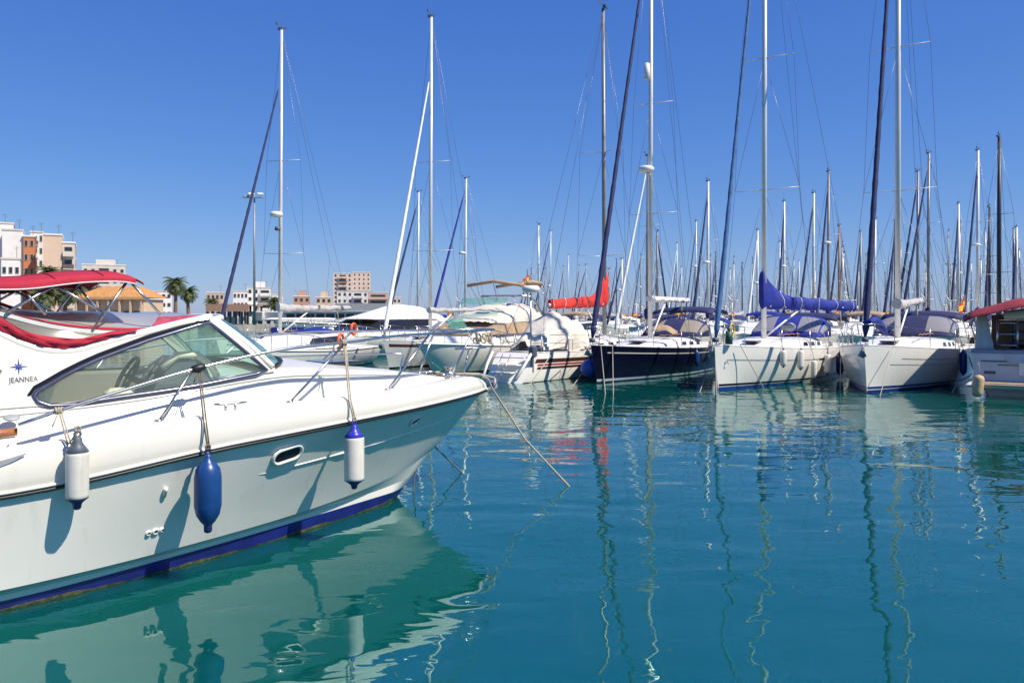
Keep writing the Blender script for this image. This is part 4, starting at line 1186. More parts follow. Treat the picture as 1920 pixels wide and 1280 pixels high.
for s_ in (-1, 1): stp.tube([(11.62, s_*.80, 1.0), (12.0, s_*.76, .62), (12.45, s_*.66, .12)], .05, 8)
stp.build('stern_step', M['white'], bC)
ld = MB()
for s_ in (-.16, .16): ld.tube([(11.95, s_, .95), (12.55, s_, .22)], .013, 6)
for k in range(4): ld.tube([(12.05 + .15*k, -.16, .83 - .18*k), (12.05 + .15*k, .16, .83 - .18*k)], .012, 6)
ld.build('boarding_ladder', M['steel'], bC)
# ---- white yacht behind the cruiser's bow rail (mast with white furled headsail)
AX_B = nrm(.30, .955); B_B = (-5.42, 33.6)
bB, HB, _ = sailboat('pale grey sailing yacht with white furled headsail behind the cruiser bow rail', B_B, AX_B, L=11.5, B=3.3, fb=1.22, fs=1.0, mastx=5.0, masth=16.6, hullm='hullgrey', rake=.6, stern=.75,
    bands=(('cove_stripe', .78, .88, 'stripebrown', .02, .6), ('antifouling', -.3, .05, 'hullblack', 0, 1)),
    spr=((.265, 1.05), (.545, .9)), furl='whitesail', furl_top=.82, furl_r=.10, boom=dict(len=4.2, z=2.5, cover='greycover', stack=.12, mastup=.05, rise=.1, swing=20),
    hood=(7.2, 8.7, 1.2, 1.3, .7, M['blue'], M['hoodclear']), group=BL)
# ---- yacht with radar, further left
AX_A = nrm(.243, .96); B_A = (-12.2, 33.0)
bA, HA, _ = sailboat('white sailing yacht with dark blue furled headsail and mast radar, leftmost of the tall masts', B_A, AX_A, L=12, B=3.5, fb=1.3, fs=1.05, mastx=5.0, masth=15.8, rake=.6,
    bands=(('cove_stripe', .80, .84, 'blueboot', .03, .97), ('antifouling', -.3, .05, 'blueboot', 0, 1)),
    spr=((.265, 1.05), (.57, .9)), furl='navy', furl_top=.83, furl_r=.085, boom=dict(len=4.3, z=2.55, cover='greycover', stack=.22, mastup=.1, rise=.1, swing=22), group=BL)
MB().lathe([(.05, -.13), (.26, -.11), (.30, -.02), (.30, .06), (.20, .13), (.05, .14)], (4.66, 0, 7.0), 18).build('radar_dome', M['white'], bA)
MB().lathe([(.05, -.1), (.13, -.08), (.13, .08), (.05, .1)], (4.78, 0, 6.35), 12).build('deck_light', M['dash'], bA)
MB().torus((9.8, -1.5, 1.55), .28, .07, 22, 8, Matrix.Rotation(PI/2, 3, 'X')).build('lifebuoy', M['orange'], bA)

# fenders of the front row
FG = 'fenders hanging from the front row of yachts'
boat_fender('white fender with navy tip, leftmost of four on the white yacht with blue sail cover', B_E, AX_E, HE, .225, 'fwhite', .62, .10, .0, FG)
boat_fender('white fender, second from left on the white yacht with blue sail cover', B_E, AX_E, HE, .305, 'fwhite', .72, .11, -.02, FG, lean=.12)
boat_fender('low-hanging white fender, third from left on the white yacht with blue sail cover', B_E, AX_E, HE, .385, 'fwhite', .72, .10, .32, FG)
boat_fender('white fender, rightmost of four on the white yacht with blue sail cover', B_E, AX_E, HE, .485, 'fwhite', .78, .11, .12, FG, lean=.08)
boat_fender('navy fender between the two white sailing yachts', B_E, AX_E, HE, .62, 'fnavy', .9, .13, .1, FG)
boat_fender('blue fender hanging on the side of the navy yacht', B_D, AX_D, HD, .47, 'fblue', .66, .10, .06, FG)
boat_fender('white fender beside the yellow buoy at the quarter of the navy yacht', B_D, AX_D, HD, .62, 'fwhite', .75, .11, .0, FG)
boat_fender('dark blue fender on the side of the white yacht at right, below the sprayhood', B_F, AX_F, HF, .41, 'fblue', .86, .11, -.02, FG)
# round buoy between red-covered and navy yacht
p = at(1106, 690, 27.6); f = thing('buoy_fender', 'round blue buoy fender between the red-covered yacht and the navy yacht', 'fender', (p.x, p.y, p.z - .32), 0, FG)
MB().lathe([(.03, .0), (.16, .05), (.29, .17), (.335, .33), (.29, .49), (.16, .60), (.05, .64)], (0, 0, 0), 20).build('body', mat('buoy_blue', (.06, .10, .42), .35, var=.15), f)
MB().lathe([(.05, .63), (.06, .68), (.03, .72)], (0, 0, 0), 10).build('neck', M['fnavy'], f)
MB().tube([(0, 0, .70), (.1, .05, 1.1), (.12, .1, 1.25)], .01, 5).build('rope', M['rope'], f)

# mooring lines of the front row
WL = lambda v, H_, bow, ax: to_world(bow, ax, v)
def wline(label, p0, px, py, d, r=.013, m=None):
    line(label, [p0, at(px, py, d), at(px, py, d) + (at(px, py, d) - p0).normalized()*.4], r, m or M['rope'])
wline('left of two pale mooring lines hanging from the bow of the navy yacht', to_world(B_D, AX_D, (.35, -.20, 1.30)), 1135, 738, 23.3)
wline('right of two pale mooring lines hanging from the bow of the navy yacht', to_world(B_D, AX_D, (.75, -.45, 1.28)), 1150, 738, 23.3)
wline('mooring line running down from the quarter of the navy yacht', to_world(B_D, AX_D, (8.2, -1.7, 1.0)), 1312, 735, 23.8)
wline('mooring line hanging from the stem of the white yacht with blue sail cover', to_world(B_E, AX_E, (.05, .0, 1.32)), 1344, 742, 22.7)
wline('mooring line slanting right from the bow of the white yacht with blue sail cover', to_world(B_E, AX_E, (.7, -.55, 1.38)), 1432, 728, 25)
wline('mooring line between the two white sailing yachts', to_world(B_E, AX_E, (8.6, -1.72, 1.05)), 1575, 726, 25.4)
wline('pale mooring line hanging at the bow of the yacht nearest the right edge', to_world(B_F, AX_F, (.9, -.62, 1.38)), 1650, 742, 22.7)
wline('mooring line running from the quarter of the right-hand white yacht to the water', to_world(B_F, AX_F, (7.6, -1.78, .75)), 1785, 737, 23.5)
wline('pale mooring line at the stern of the red-covered yacht', to_world(B_C, AX_C, (10.6, 1.02, .95)), 993, 722, 26.1, .016)
wline('short pale mooring line below the side of the red-covered yacht', to_world(B_C, AX_C, (8.6, 1.42, .45)), 1075, 722, 26.1, .014)

# ================================================================== motor yachts of the front row
def motor_hull(L, B, fb, fs, rake=1.5, flare=.72):
    h = Hull(L, B, fb, fs, rake, .1, .92, flare, 2.0)
    return h
def motor_yacht(label, bow, axis, L, B, fb, fs, hullm='hullw', name='motor_yacht', bands=(), rake=1.6, group=None):
    r = thing(name, label, 'motorboat', (bow[0], bow[1], 0), math.atan2(axis[1], axis[0]), group)
    H = motor_hull(L, B, fb, fs, rake)
    H.band(-.3, 1.0, 0, k=8, n=30).build('hull', M[hullm], r)
    for nm, v0, v1, m_, t0, t1 in bands: H.band(v0, v1, .006, t0, t1).build(nm, M[m_], r)
    vs = [H.pt(1, v, 1) for v in (-.3, 0, .5, 1)] + [H.pt(1, v, -1) for v in (1, .5, 0, -.3)]
    MB().add(vs, [tuple(range(8))]).build('transom', M[hullm], r)
    dk = MB(); rows = []
    for i in range(31):
        t = i/30; e = H.pt(t, 1, 1); rows.append([(e.x, e.y*q, e.z - .01 + .06*(1 - q*q)*min(1, e.y)) for q in (1, .8, .5, 0, -.5, -.8, -1)])
    dk.grid(rows); dk.build('deck', M['deck'], r)
    tl = MB()
    for sg in (-1, 1): tl.tube([H.pt(t/30, 1, sg) + Vector((0, 0, -.02)) for t in range(31)], .035, 6)
    tl.build('rub_rail', M['white'], r)
    return r, H
def cabin(root, name, prof, w0, w1, m_, parent=None):
    """solid with the side profile prof [(x, z)...] from deck up and round; w0 half width low, w1 half width high"""
    zs = [z for _, z in prof]; z0, z1 = min(zs), max(zs); n = len(prof)
    def W(z): return lerp(w0, w1, (z - z0)/max(.01, z1 - z0))
    mb = MB(); rows = []
    for q in (-1, -.94, -.5, 0, .5, .94, 1):
        rows.append([(x, q*W(z), z + (.0 if abs(q) == 1 else .03*(1 - q*q)*(z > lerp(z0, z1, .6)))) for x, z in prof])
    mb.grid(rows, close=True, sm=False)
    mb.add(rows[0], [tuple(range(n))]); mb.add(rows[-1], [tuple(reversed(range(n)))])
    return mb.build(name, m_, root), W
def rails(root, H, t0, t1, n, hz=.7, sgs=(-1, 1), nose=True):
    rl = MB()
    for sg in sgs:
        pts = [H.pt(lerp(t0, t1, i/14), 1, sg) + Vector((-.12 if i == 0 else 0, 0, hz*(1 - .35*max(0, i - 9)/5))) for i in range(15)]
        rl.tube(pts, .016, 6)
    e1, e2 = H.pt(t0, 1, -1), H.pt(t0, 1, 1)
    if nose: rl.tube([e1 + Vector((-.12, 0, hz)), (e1.x - .45, 0, e1.z + hz), e2 + Vector((-.12, 0, hz))], .016, 6)
    o = rl.build('bow_rail', M['steel'], root)
    for sg in sgs:
        for i in range(n):
            t = lerp(t0 + .01, t1, i/(n - 1)); e = H.pt(t, 1, sg)
            MB().tube([e + Vector((.15, -sg*.08, 0)), e + Vector((0, 0, hz*(1 - .35*max(0, i/(n-1)*14 - 9)/5)))], .013, 6).build('stanchion', M['steel'], o)
MG = 'motor yachts moored among the sailing yachts'
# ---- cream covered flybridge yacht
AX2 = nrm(.40, .917); B2 = (-3.5, 29.2)
m2, H2 = motor_yacht('flybridge motor yacht under cream covers with rolled tan bimini and radar arch', B2, AX2, 11.5, 3.9, 1.28, 1.05, bands=(('antifouling', -.3, .08, 'hullblack', 0, 1),), group=MG)
rails(m2, H2, .02, .42, 7, .62)
c_, W = cabin(m2, 'saloon', [(3.4, 1.1), (3.9, 1.55), (5.0, 1.98), (9.2, 2.0), (9.5, 1.0)], 1.55, 1.35, M['white'])
cabin(m2, 'window_cover', [(3.75, 1.50), (4.85, 1.96), (9.0, 1.98), (9.1, 1.56)], 1.58, 1.42, M['tan'])
cv_ = MB(); rows = []
for i in range(17):
    u = i/16; x = lerp(4.4, 9.4, u); top_ = interp([(0, 2.02), (.15, 2.25), (.4, 2.72), (.6, 2.85), (.85, 2.85), (1, 2.35)], u); w_ = interp([(0, .9), (.25, 1.4), (1, 1.5)], u)
    rows.append([(x, w_*math.cos(PI*k/14)*1.0, 1.98 + (top_ - 1.98)*math.sin(PI*k/14) ** .7 + .02*math.sin(7*u + 3*k)) for k in range(15)])
cv_.grid(rows); cv_.build('flybridge_cover', M['cream'], m2)
rows = []
lc = MB()
for i in range(25):
    u = i/24; x = lerp(2.6, 9.0, u); e = H2.half(x/11.5)*.93
    rows.append([(x, -(e*(1 - .30*k/5)) + .03*math.sin(9*u + k), 1.10 + (.42 + .12*math.sin(u*9) + .25*u)*k/5 + .02*math.sin(13*u + 2*k)) for k in range(6)])
lc.grid(rows); lc.build('side_cover', M['cream'], m2)
wsg2 = MB(); wsg2.grid([[(4.9 + .5*q + .5*(y/1.1)**2, y, 2.72 + .30*q) for y in [lerp(-1.1, 1.1, k/8) for k in range(9)]] for q in (0, 1)]); wsg2.build('flybridge_screen', M['gtint'], m2)
ar = MB()
for sg in (-1, 1):
    ar.tube([(9.6, sg*1.45, 1.9), (8.4, sg*1.3, 2.9), (7.9, sg*1.15, 3.15)], .05, 8)
    ar.tube([(9.4, sg*1.4, 2.0), (9.9, sg*1.3, 3.1), (9.3, sg*1.2, 3.75)], .03, 6)
    ar.tube([(8.6, sg*1.35, 2.4), (6.9, sg*1.25, 3.6)], .025, 6)
ar.tube([(7.9, -1.15, 3.15), (7.9, 1.15, 3.15)], .05, 8)
ar.build('radar_arch', M['steel'], m2)
rb = MB(); rb.tube([(6.7, -1.3, 3.55), (7.2, -1.25, 3.72), (8.2, -1.2, 3.78), (9.3, -1.2, 3.76), (9.7, -1.2, 3.6)], [.05, .09, .10, .09, .05], 8)
rb.tube([(6.75, -1.3, 3.6), (6.72, 0, 3.78), (6.75, 1.3, 3.6)], [.07, .08, .07], 8); rb.tube([(9.6, -1.2, 3.64), (9.62, 0, 3.8), (9.6, 1.2, 3.64)], [.07, .08, .07], 8); rb.build('rolled_bimini', M['tan'], m2)
flag(m2, 9.9, -.4, 4.15, .42, .55, PI*.95)
pnl = MB(); pnl.add([(1.5, -.75, 1.60), (2.3, -1.1, 1.60), (2.5, -.6, 2.12), (1.75, -.3, 2.12)], [(0, 1, 2, 3)]); pnl.build('folded_screen', M['gtint'], m2, solid=.03)
for k in range(3): MB().torus((2.8 + .4*k, -1.2 - .05*k, 1.42), .15, .035, 14, 6, Matrix.Rotation(1.2, 3, 'X')).build('rope_coil', M['rope'], m2)
# ---- low white motor yacht left of it
AX1 = nrm(.20, .98); B1 = (-9.9, 27.6)
m1, H1 = motor_yacht('low white motor yacht with blue sunpad cover seen through the cruiser bow rail', B1, AX1, 11.2, 3.1, 1.12, .82, bands=(('antifouling', -.3, .06, 'blueboot', 0, 1),), rake=1.3, group=MG)
rails(m1, H1, .02, .5, 8, .6)
cabin(m1, 'cabin', [(3.2, .95), (4.6, 1.45), (7.5, 1.5), (8.2, .9)], 1.15, .95, M['white'])
cabin(m1, 'cabin_window', [(4.3, 1.18), (4.7, 1.36), (7.3, 1.40), (7.3, 1.18)], 1.125, 1.035, M['darkwin'])
cb_ = MB(); cb_.grid([[(6.2 + 1.7*i/10, .7*math.cos(PI*k/8), 1.50 + .24*math.sin(PI*k/8) ** .6*math.sin(PI*(i + .7)/11.4) ** .4) for k in range(9)] for i in range(11)]); cb_.build('blue_cover', M['blue'], m1)
MB().torus((6.6, -1.38, 1.22), .26, .065, 22, 8, Matrix.Rotation(PI/2, 3, 'X')).build('lifebuoy', M['orange'], m1)
# ---- white-covered flybridge yacht in the second row
AX3 = nrm(.62, .785); B3 = (-12.2, 42.5)
m3, H3 = motor_yacht('white motor yacht with white flybridge cover and raked dark windows in the second row', B3, AX3, 12.5, 4.2, 1.35, 1.1, bands=(('antifouling', -.3, .06, 'blueboot', 0, 1),), group=MG)
rails(m3, H3, .02, .4, 6, .6)
cabin(m3, 'saloon', [(3.6, 1.1), (5.6, 2.02), (10.2, 2.1), (10.6, 1.0)], 1.75, 1.5, M['white'])
cabin(m3, 'saloon_window', [(4.15, 1.42), (5.45, 1.95), (9.6, 2.0), (9.6, 1.45)], 1.72, 1.56, M['darkwin'])
rows = []
fc = MB()
for i in range(15):
    u = i/14; x = lerp(5.0, 10.8, u); top_ = interp([(0, 2.06), (.3, 2.55), (.55, 2.95), (.8, 2.85), (1, 2.4)], u)
    rows.append([(x, 1.6*math.cos(PI*k/14), 2.04 + (top_ - 2.04)*math.sin(PI*k/14) ** .75) for k in range(15)])
fc.grid(rows); fc.build('flybridge_cover', M['whitecover'], m3)
# ---- stern of the cruiser at the right edge
AXG = nrm(.595, .804)                                    # stern nearest us: hull built with its bow far away
axg = (-AXG[0], -AXG[1]); LG = 11.0
stern_mid = Vector((13.08 + .804*1.95, 23.25 - .595*1.95))
BG = (stern_mid.x + AXG[0]*LG, stern_mid.y + AXG[1]*LG)
g_, HG = motor_yacht('motor yacht moored stern-to at the right edge with maroon canopy and grey transom', BG, axg, LG, 3.9, 1.5, 1.22, hullm='hullw', bands=(('antifouling', -.3, .16, 'hullgreen', 0, 1),), group=MG)
G = lambda x, y, z: (x, y, z)
tp = MB(); tp.box(LG + .01, LG + .05, -1.66, 1.66, .42, 1.20); tp.build('transom_panel', mat('transom_grey', (.58, .57, .57), .35, var=.08, dirt=(.2, .2, .2, .3)), g_)
pf = MB(); pf.obox((LG + .48, 0, .34), .98, 3.5, .12, 0, .05); plat = pf.build('swim_platform', M['white'], g_)
MB().obox((LG + .985, .0, .365), .03, 3.2, .05, 0, .01).build('platform_edge', M['teakpale'], plat)
for k in range(7):
    MB().obox((LG + .12 + .125*k, 0, .408), .11, 3.2, .02).build('teak_plank', M['teakpale'], plat)
cp2 = MB(); cp2.box(LG - .7, LG + .06, -1.72, 1.72, 1.205, 1.30); cp2.build('cockpit_coaming', mat('coaming_blue_grey', (.20, .24, .36), .5, var=.1), g_)
dk_ = MB(); dk_.box(LG - 3.0, LG - 2.95, -1.5, 1.5, 1.2, 2.3); dk_.build('saloon_bulkhead', M['tan'], g_)
bx_ = MB(); bx_.box(LG - 2.94, LG - 2.90, -1.0, .9, 1.25, 2.12); bx_.build('saloon_door', M['darkwin'], g_)
cabin(g_, 'saloon', [(3.4, 1.3), (4.6, 2.25), (8.0, 2.3), (8.0, 1.1)], 1.6, 1.45, M['white'])
for sg in (-1, 1):
    wing = MB(); wing.grid([[(LG - 2.9 + 2.2*q, sg*(1.62 + .02*math.sin(6*q)), lerp(1.25, lerp(2.55, 1.75, q), k/6)) for q in [i/10 for i in range(11)]] for k in range(7)]); wing.build('side_curtain', M['cream'], g_, solid=.03)
pan = MB(); pan.grid([[(LG - .35 - .35*k/6, lerp(-1.66, -1.18 - .25*k/6, j/4) + .02*math.sin(3*k + j), 1.30 + 1.15*k/6) for j in range(5)] for k in range(7)]); pan.build('stern_curtain', M['cream'], g_, solid=.02)
ldr = MB()
for y in (-.62, -1.12): ldr.tube([(LG - .5, y, 1.3), (LG - .62, y, 2.15)], .028, 8)
for k in range(3): ldr.tube([(LG - .52 - .05*k, -.62, 1.42 + .32*k), (LG - .52 - .05*k, -1.12, 1.42 + .32*k)], .024, 8)
ldr.tube([(LG - .62, 1.4, 2.15), (LG - .62, -1.12, 2.15)], .024, 8); ldr.build('flybridge_ladder', M['steel'], g_)
bg_ = MB()
rows = []
for i in range(17):
    u = i/16; x = lerp(LG - 3.4, LG + .15, u)
    rows.append([(x, lerp(-1.9, 1.9, k/16), interp([(0, 2.62), (.5, 2.80), (.85, 2.72), (1, 2.50)], u) - .42*abs(k/8 - 1) ** 2.2 + .025*math.sin(5*k + 3*u)) for k in range(17)])
bg_.grid(rows); bg_.build('canopy', M['maroon'], g_, solid=.015)
for sg in (-1, 1):
    for xx in (LG - 3.2, LG - .1): MB().tube([(LG - 1.5, sg*1.72, 1.3), (xx, sg*1.82, 2.33)], .018, 6).build('canopy_leg', M['steel'], g_)
rc_ = MB(); rc_.tube([(LG - .45, 1.2, 2.38), (LG - .45, .5, 2.30), (LG - .47, -.2, 2.36), (LG - .45, -.95, 2.28)], [.12, .19, .17, .13], 10); rc_.build('rolled_curtain', M['cream'], g_)
tb = MB()
for k, (y, z, a_, b_) in enumerate(((-1.15, .98, .32, .03), (-.75, .88, .30, .02), (-1.25, .66, .14, .08))): tb.obox((LG + .06, y, z), .03, a_*2, b_, 0)
tb.build('transom_fitting', M['dash'], g_)
MB().obox((LG + .07, .2, .80), .05, 1.5, .42, 0, .015).build('transom_locker', M['white'], g_)
hr = MB(); hr.tube([(LG + .12, -.85, 1.05), (LG + .15, -.82, .98), (LG + .15, 1.2, .98)], .016, 6); hr.build('grab_rail', M['steel'], g_)
at_ = MB(); at_.obox((6.5, 0, 2.95), .9, .3, .06, .4); at_.tube([(6.5, 0, 2.3), (6.5, 0, 2.95)], .04, 8); at_.build('radar_scanner', M['white'], g_)
p = to_world(BG, axg, (LG + 1.15, -1.45, .04))
f = thing('fender', 'beige weathered fender hanging from the swim platform at the right edge', 'fender', p, 0, 'fenders hanging from the front row of yachts')
f.rotation_euler = (.0, .12, 0)
MB().lathe([(.03, 0), (.10, .03), (.135, .09), (.14, .15), (.14, .46), (.135, .52), (.10, .58), (.03, .61)], (0, 0, 0), 16).build('body', M['fbeige'], f)
MB().tube([(0, 0, .60), (0, .05, .8), (-.02, .08, .95)], .01, 5).build('rope', M['rope'], f)

# ================================================================== yachts of the rows behind
def far_boat(px, topy, d, label, group, hullm='hullw', mastm='alu', furl=None, cover=None, ang=None, name='sailing_yacht', spr=((.3, .95), (.6, .75)), L=None, mr=None, wires=True):
    h = atz(topy, d)
    L = L or max(7.5, min(14, h*.78)); mx = L*.42
    a = ang if ang is not None else random.uniform(.45, 1.25)
    ax = (math.cos(a), math.sin(a))
    bow = (atx(px, d) - ax[0]*mx, d - ax[1]*mx)
    bc = dict(len=L*.36, z=1.1 + L*.105, cover=cover, stack=.26, mastup=.35, rise=.05, swing=random.uniform(-8, 14)) if cover else None
    hd = (mx + 2.2, mx + 3.6, 1.05, 1.25, .62)
    r, H, _ = sailboat(label, bow, ax, L=L, B=L*.31, fb=.085*L + .3, fs=.07*L + .25, mastx=mx, masth=h, mast_r=mr or (max(.07, .0042*h + .0009*d) if d < 91 else .062 + .0002*d), mastm=mastm, spr=spr, hullm=hullm,
                       furl=furl, furl_r=.05 + (.0011*d if d < 91 else .0005*d), boom=bc, detail=1 if wires else 0, group=group, name=name, rake=.5)
    if random.random() < .4:
        zz = h*random.uniform(.42, .62); MB().lathe([(.05, -.1), (.26, -.08), (.28, .04), (.05, .12)], (mx - .32, 0, zz), 10).build('radar_dome', M['white'], r)
    if random.random() < .3: flag(r, L*.97, .3, 2.6, .4, .55, 2.6)
    if random.random() < .3:
        wg = MB(); wg.tube([(L*.96, -.5, .8), (L*.96, -.5, 3.4)], .03, 5); wg.tube([(L*.96 - .25, -.5, 3.4), (L*.96 + .5, -.5, 3.4)], [.09, .04], 6)
        for k in range(3):
            a3 = k*2.094 + 1; wg.tube([(L*.96 - .25, -.5, 3.4), (L*.96 - .25, -.5 + .55*math.cos(a3), 3.4 + .55*math.sin(a3))], [.05, .03], 4)
        wg.build('wind_generator', M['white'], r)
    cm_ = M[random.choice(['navy', 'blue', 'navy', 'cream', 'whitecover', 'greycover'])]
    hb = MB(); hb.grid([[(lerp(mx + 2.0, mx + 3.3, u/4), 1.0*math.cos(PI*k/8), 1.2 + .07*L + (.25 + .5*math.sin(PI*(u + 1.2)/7))*math.sin(PI*k/8) ** .6 - .5) for k in range(9)] for u in range(5)]); hb.build('sprayhood', cm_, r)
    return r
G2 = 'sailing yachts in the rows behind'
far_boat(872, 335, 62, 'distant yacht with bright blue furled headsail right of the white-furled mast', G2, furl='blue', cover='blue', ang=.95)
far_boat(783, 360, 66, 'distant yacht whose mast stands just left of the white-furled mast', G2, furl='navy', cover='blue', ang=1.0)
far_boat(1327, 340, 60, 'distant yacht with dark furled headsail between the navy yacht and the blue-covered yacht', G2, furl='navy', cover='navy', ang=1.05)
far_boat(1213, 292, 52, 'distant yacht whose mast lines up behind the radar mast of the navy yacht', G2, furl='whitesail', cover='navy', mastm='aludark', ang=.9)
far_boat(1553, 322, 58, 'distant yacht with dark mast and dark furled headsail right of the blue-covered yacht mast', G2, furl='navy', cover='navy', mastm='aludark', ang=1.0)
far_boat(1525, 362, 66, 'distant yacht with slim silver mast close left of a dark-masted yacht', G2, furl='navy', cover='blue', ang=.9)
far_boat(1470, 378, 74, 'distant yacht mast just right of the blue-covered yacht mast', G2, furl='navy', cover='navy', ang=1.1)
far_boat(1573, 424, 70, 'distant yacht with a varnished brown mast', G2, furl='navy', cover='cream', mastm='woodmast', ang=.9)
far_boat(1685, 378, 56, 'distant yacht with white mast directly behind the right-hand white yacht', G2, furl='navy', cover='blue', ang=.8)
far_boat(1720, 322, 60, 'distant dark-masted yacht, left one of a close pair right of the right-hand yacht', G2, furl='navy', cover='greycover', mastm='aludark', ang=.75)
far_boat(1740, 288, 58, 'taller distant mast of a close pair right of the right-hand yacht mast', G2, furl='navy', cover='navy', mastm='aludark', ang=.7)
far_boat(1797, 382, 72, 'distant yacht with two-tone mast midway between the mast pair and the right edge', G2, furl='navy', cover='blue', ang=.9)
far_boat(1833, 282, 56, 'distant yacht with silver mast carrying a white radar near the right edge', G2, furl='navy', cover='blue', ang=.85)
far_boat(1855, 388, 60, 'distant yacht with dark slim mast just left of the black mast', G2, furl='navy', cover='navy', mastm='carbon', ang=.95)
far_boat(1873, 256, 50, 'yacht with a thick black mast near the right edge', G2, furl=None, cover='navy', mastm='carbon', ang=.9, mr=.13)
far_boat(1906, 426, 78, 'distant yacht with a pale mast at the far right edge', G2, furl='navy', cover='cream', ang=.9)
far_boat(1640, 412, 64, 'distant yacht mast just left of the right-hand white yacht furled headsail', G2, furl='navy', cover='navy', ang=.8)
far_boat(1165, 486, 90, 'low distant yacht mast halfway between the red sail cover and the navy yacht mast', G2, furl='navy', cover='cream', ang=.9)
far_boat(1420, 432, 84, 'distant yacht just left of the blue-covered yacht mast', G2, furl='whitesail', cover='blue', ang=1.0)
rr = random.Random(21)
GF = 'far bare masts of the marina'
placed = [(atx(q, d_), d_) for q, d_ in ((872, 62), (783, 66), (1327, 60), (1213, 52), (1553, 58), (1525, 66), (1470, 74), (1573, 70), (1685, 56), (1720, 60), (1740, 58), (1797, 72), (1833, 56), (1855, 60), (1873, 50), (1906, 78), (1640, 64), (1165, 90), (1420, 84))]
cnt = 0; tries = 0
while cnt < 74 and tries < 4000:
    tries += 1
    px = rr.uniform(985, 1935); d = rr.choice([92, 104, 118, 132, 150, 168]) + rr.uniform(-3, 3)
    x = atx(px, d)
    if any(abs(x - a) < 3.2 and abs(d - b) < 9 for a, b in placed): continue
    placed.append((x, d)); cnt += 1
    hh = rr.uniform(8.0, 12.5) if rr.random() < .8 else rr.uniform(12.5, 15)
    topy = HOR - (hh - EYE)/d*F_PX
    random.seed(cnt)
    fu_, co_, ma_ = rr.choice([None, 'navy', 'whitesail', 'navy']), rr.choice(['navy', 'blue', 'cream', 'greycover']), rr.choice(['alu', 'aludark', 'alu', 'carbon'])
    where = next(t for lim, t in ((1105, 'left of the red sail cover'), (1220, 'left of the navy yacht mast'), (1345, 'right of the navy yacht mast'), (1440, 'left of the bright blue sail cover'), (1600, 'above the bright blue sail cover'), (1680, 'left of the rightmost tall mast'), (1800, 'right of the rightmost tall mast'), (9999, 'near the right edge')) if px < lim)
    lab = 'far yacht, %s mast, %s, %s boom cover, %s' % ({'alu': 'silver', 'aludark': 'grey', 'carbon': 'black'}[ma_], {None: 'bare forestay', 'navy': 'navy headsail', 'whitesail': 'white headsail'}[fu_], {'navy': 'navy', 'blue': 'blue', 'cream': 'cream', 'greycover': 'grey'}[co_], where)
    far_boat(px, topy, d, lab, GF, furl=fu_, cover=co_, mastm=ma_, ang=rr.choice([1.0, 1.0, -2.1]) + rr.uniform(-.1, .1), wires=True, L=rr.uniform(8.5, 11.5))
random.seed(11)
for px, d, lab in ((1010, 52, 'small white motorboat behind the cream-covered yacht'), (1395, 50, 'white motorboat with tan cover between the navy and white yachts'), (1600, 46, 'white motorboat glimpsed between the two white yachts'), (1770, 47, 'white motorboat behind the right-hand yacht bimini')):
    ax = nrm(.5, .86); r, H = motor_yacht(lab, (atx(px, d), d), ax, 8.5, 2.9, 1.15, .9, name='motorboat', group='small motorboats behind the front row')
    cabin(r, 'cabin', [(2.6, 1.0), (3.6, 1.75), (6.4, 1.85), (6.6, .9)], 1.1, .95, M['white']); cabin(r, 'cabin_window', [(3.0, 1.25), (3.6, 1.66), (6.1, 1.74), (6.1, 1.3)], 1.08, .99, M['darkwin'])
    bimini(r, 5.0, 7.4, 1.15, 2.3, M[random.choice(['navy', 'tan', 'blue'])], 1.1)

# ================================================================== land, quay and town on the left
struct_quay = MB()
struct_quay.add([(-700, 96, 1.05), (-44, 96, 1.05), (-26, 150, 1.05), (-20, 300, 1.05), (40, 420, 1.05), (60, 900, 1.05), (-700, 900, 1.05)], [(0, 1, 2, 3, 4, 5, 6)])
vs = [(-700, 96), (-44, 96), (-26, 150), (-20, 300), (40, 420), (60, 900), (-700, 900)]
for (xa, ya), (xb, yb) in zip(vs, vs[1:]): struct_quay.add([(xa, ya, -1), (xb, yb, -1), (xb, yb, 1.05), (xa, ya, 1.05)], [(0, 1, 2, 3)])
struct(struct_quay.build('quay_ground', mat('quay_concrete', (.33, .31, .28), .9, var=.15, vscale=.3, bump=.02, bscale=3)))
# breakwater closing the harbour on the right
bw = MB()
for i in range(60):
    x = -10 + i*14; bw.obox((x, 520 + 10*math.sin(i*1.7), .9), 15, 9, 2.6 + .6*math.sin(i*2.3), .2*math.sin(i*3.1), .8)
struct(bw.build('breakwater', mat('breakwater_stone', (.28, .26, .23), .95, var=.3, vscale=.4, bump=.2, bscale=1)))

BM = {}
def bmat(n, c): BM[n] = mat('wall_' + n, c, .85, var=.07, vscale=.35, bump=.01, bscale=6, dirt=(c[0]*.7, c[1]*.68, c[2]*.65, .3)); return BM[n]
bmat('tower', (.66, .52, .42)); bmat('white', (.72, .70, .67)); bmat('tan', (.62, .46, .34)); bmat('orange', (.50, .19, .09)); bmat('pale', (.58, .52, .46)); bmat('brick', (.45, .26, .17)); bmat('ochre', (.58, .44, .30)); bmat('pink', (.55, .40, .32)); bmat('grey', (.45, .43, .42))
M['pane'] = mat('window_pane', (.03, .035, .045), .08, var=.2)
M['shutter'] = mat('shutter', (.34, .30, .26), .6, var=.1)
M['railing'] = mat('balcony_railing', (.10, .09, .09), .6, var=.1)
M['tile'] = mat('terracotta_tiles', (.50, .24, .08), .85, var=.25, vscale=2.5, bump=.06, bscale=4)
M['awning'] = mat('awning', (.55, .33, .16), .8, var=.15)
WINDOW = {}
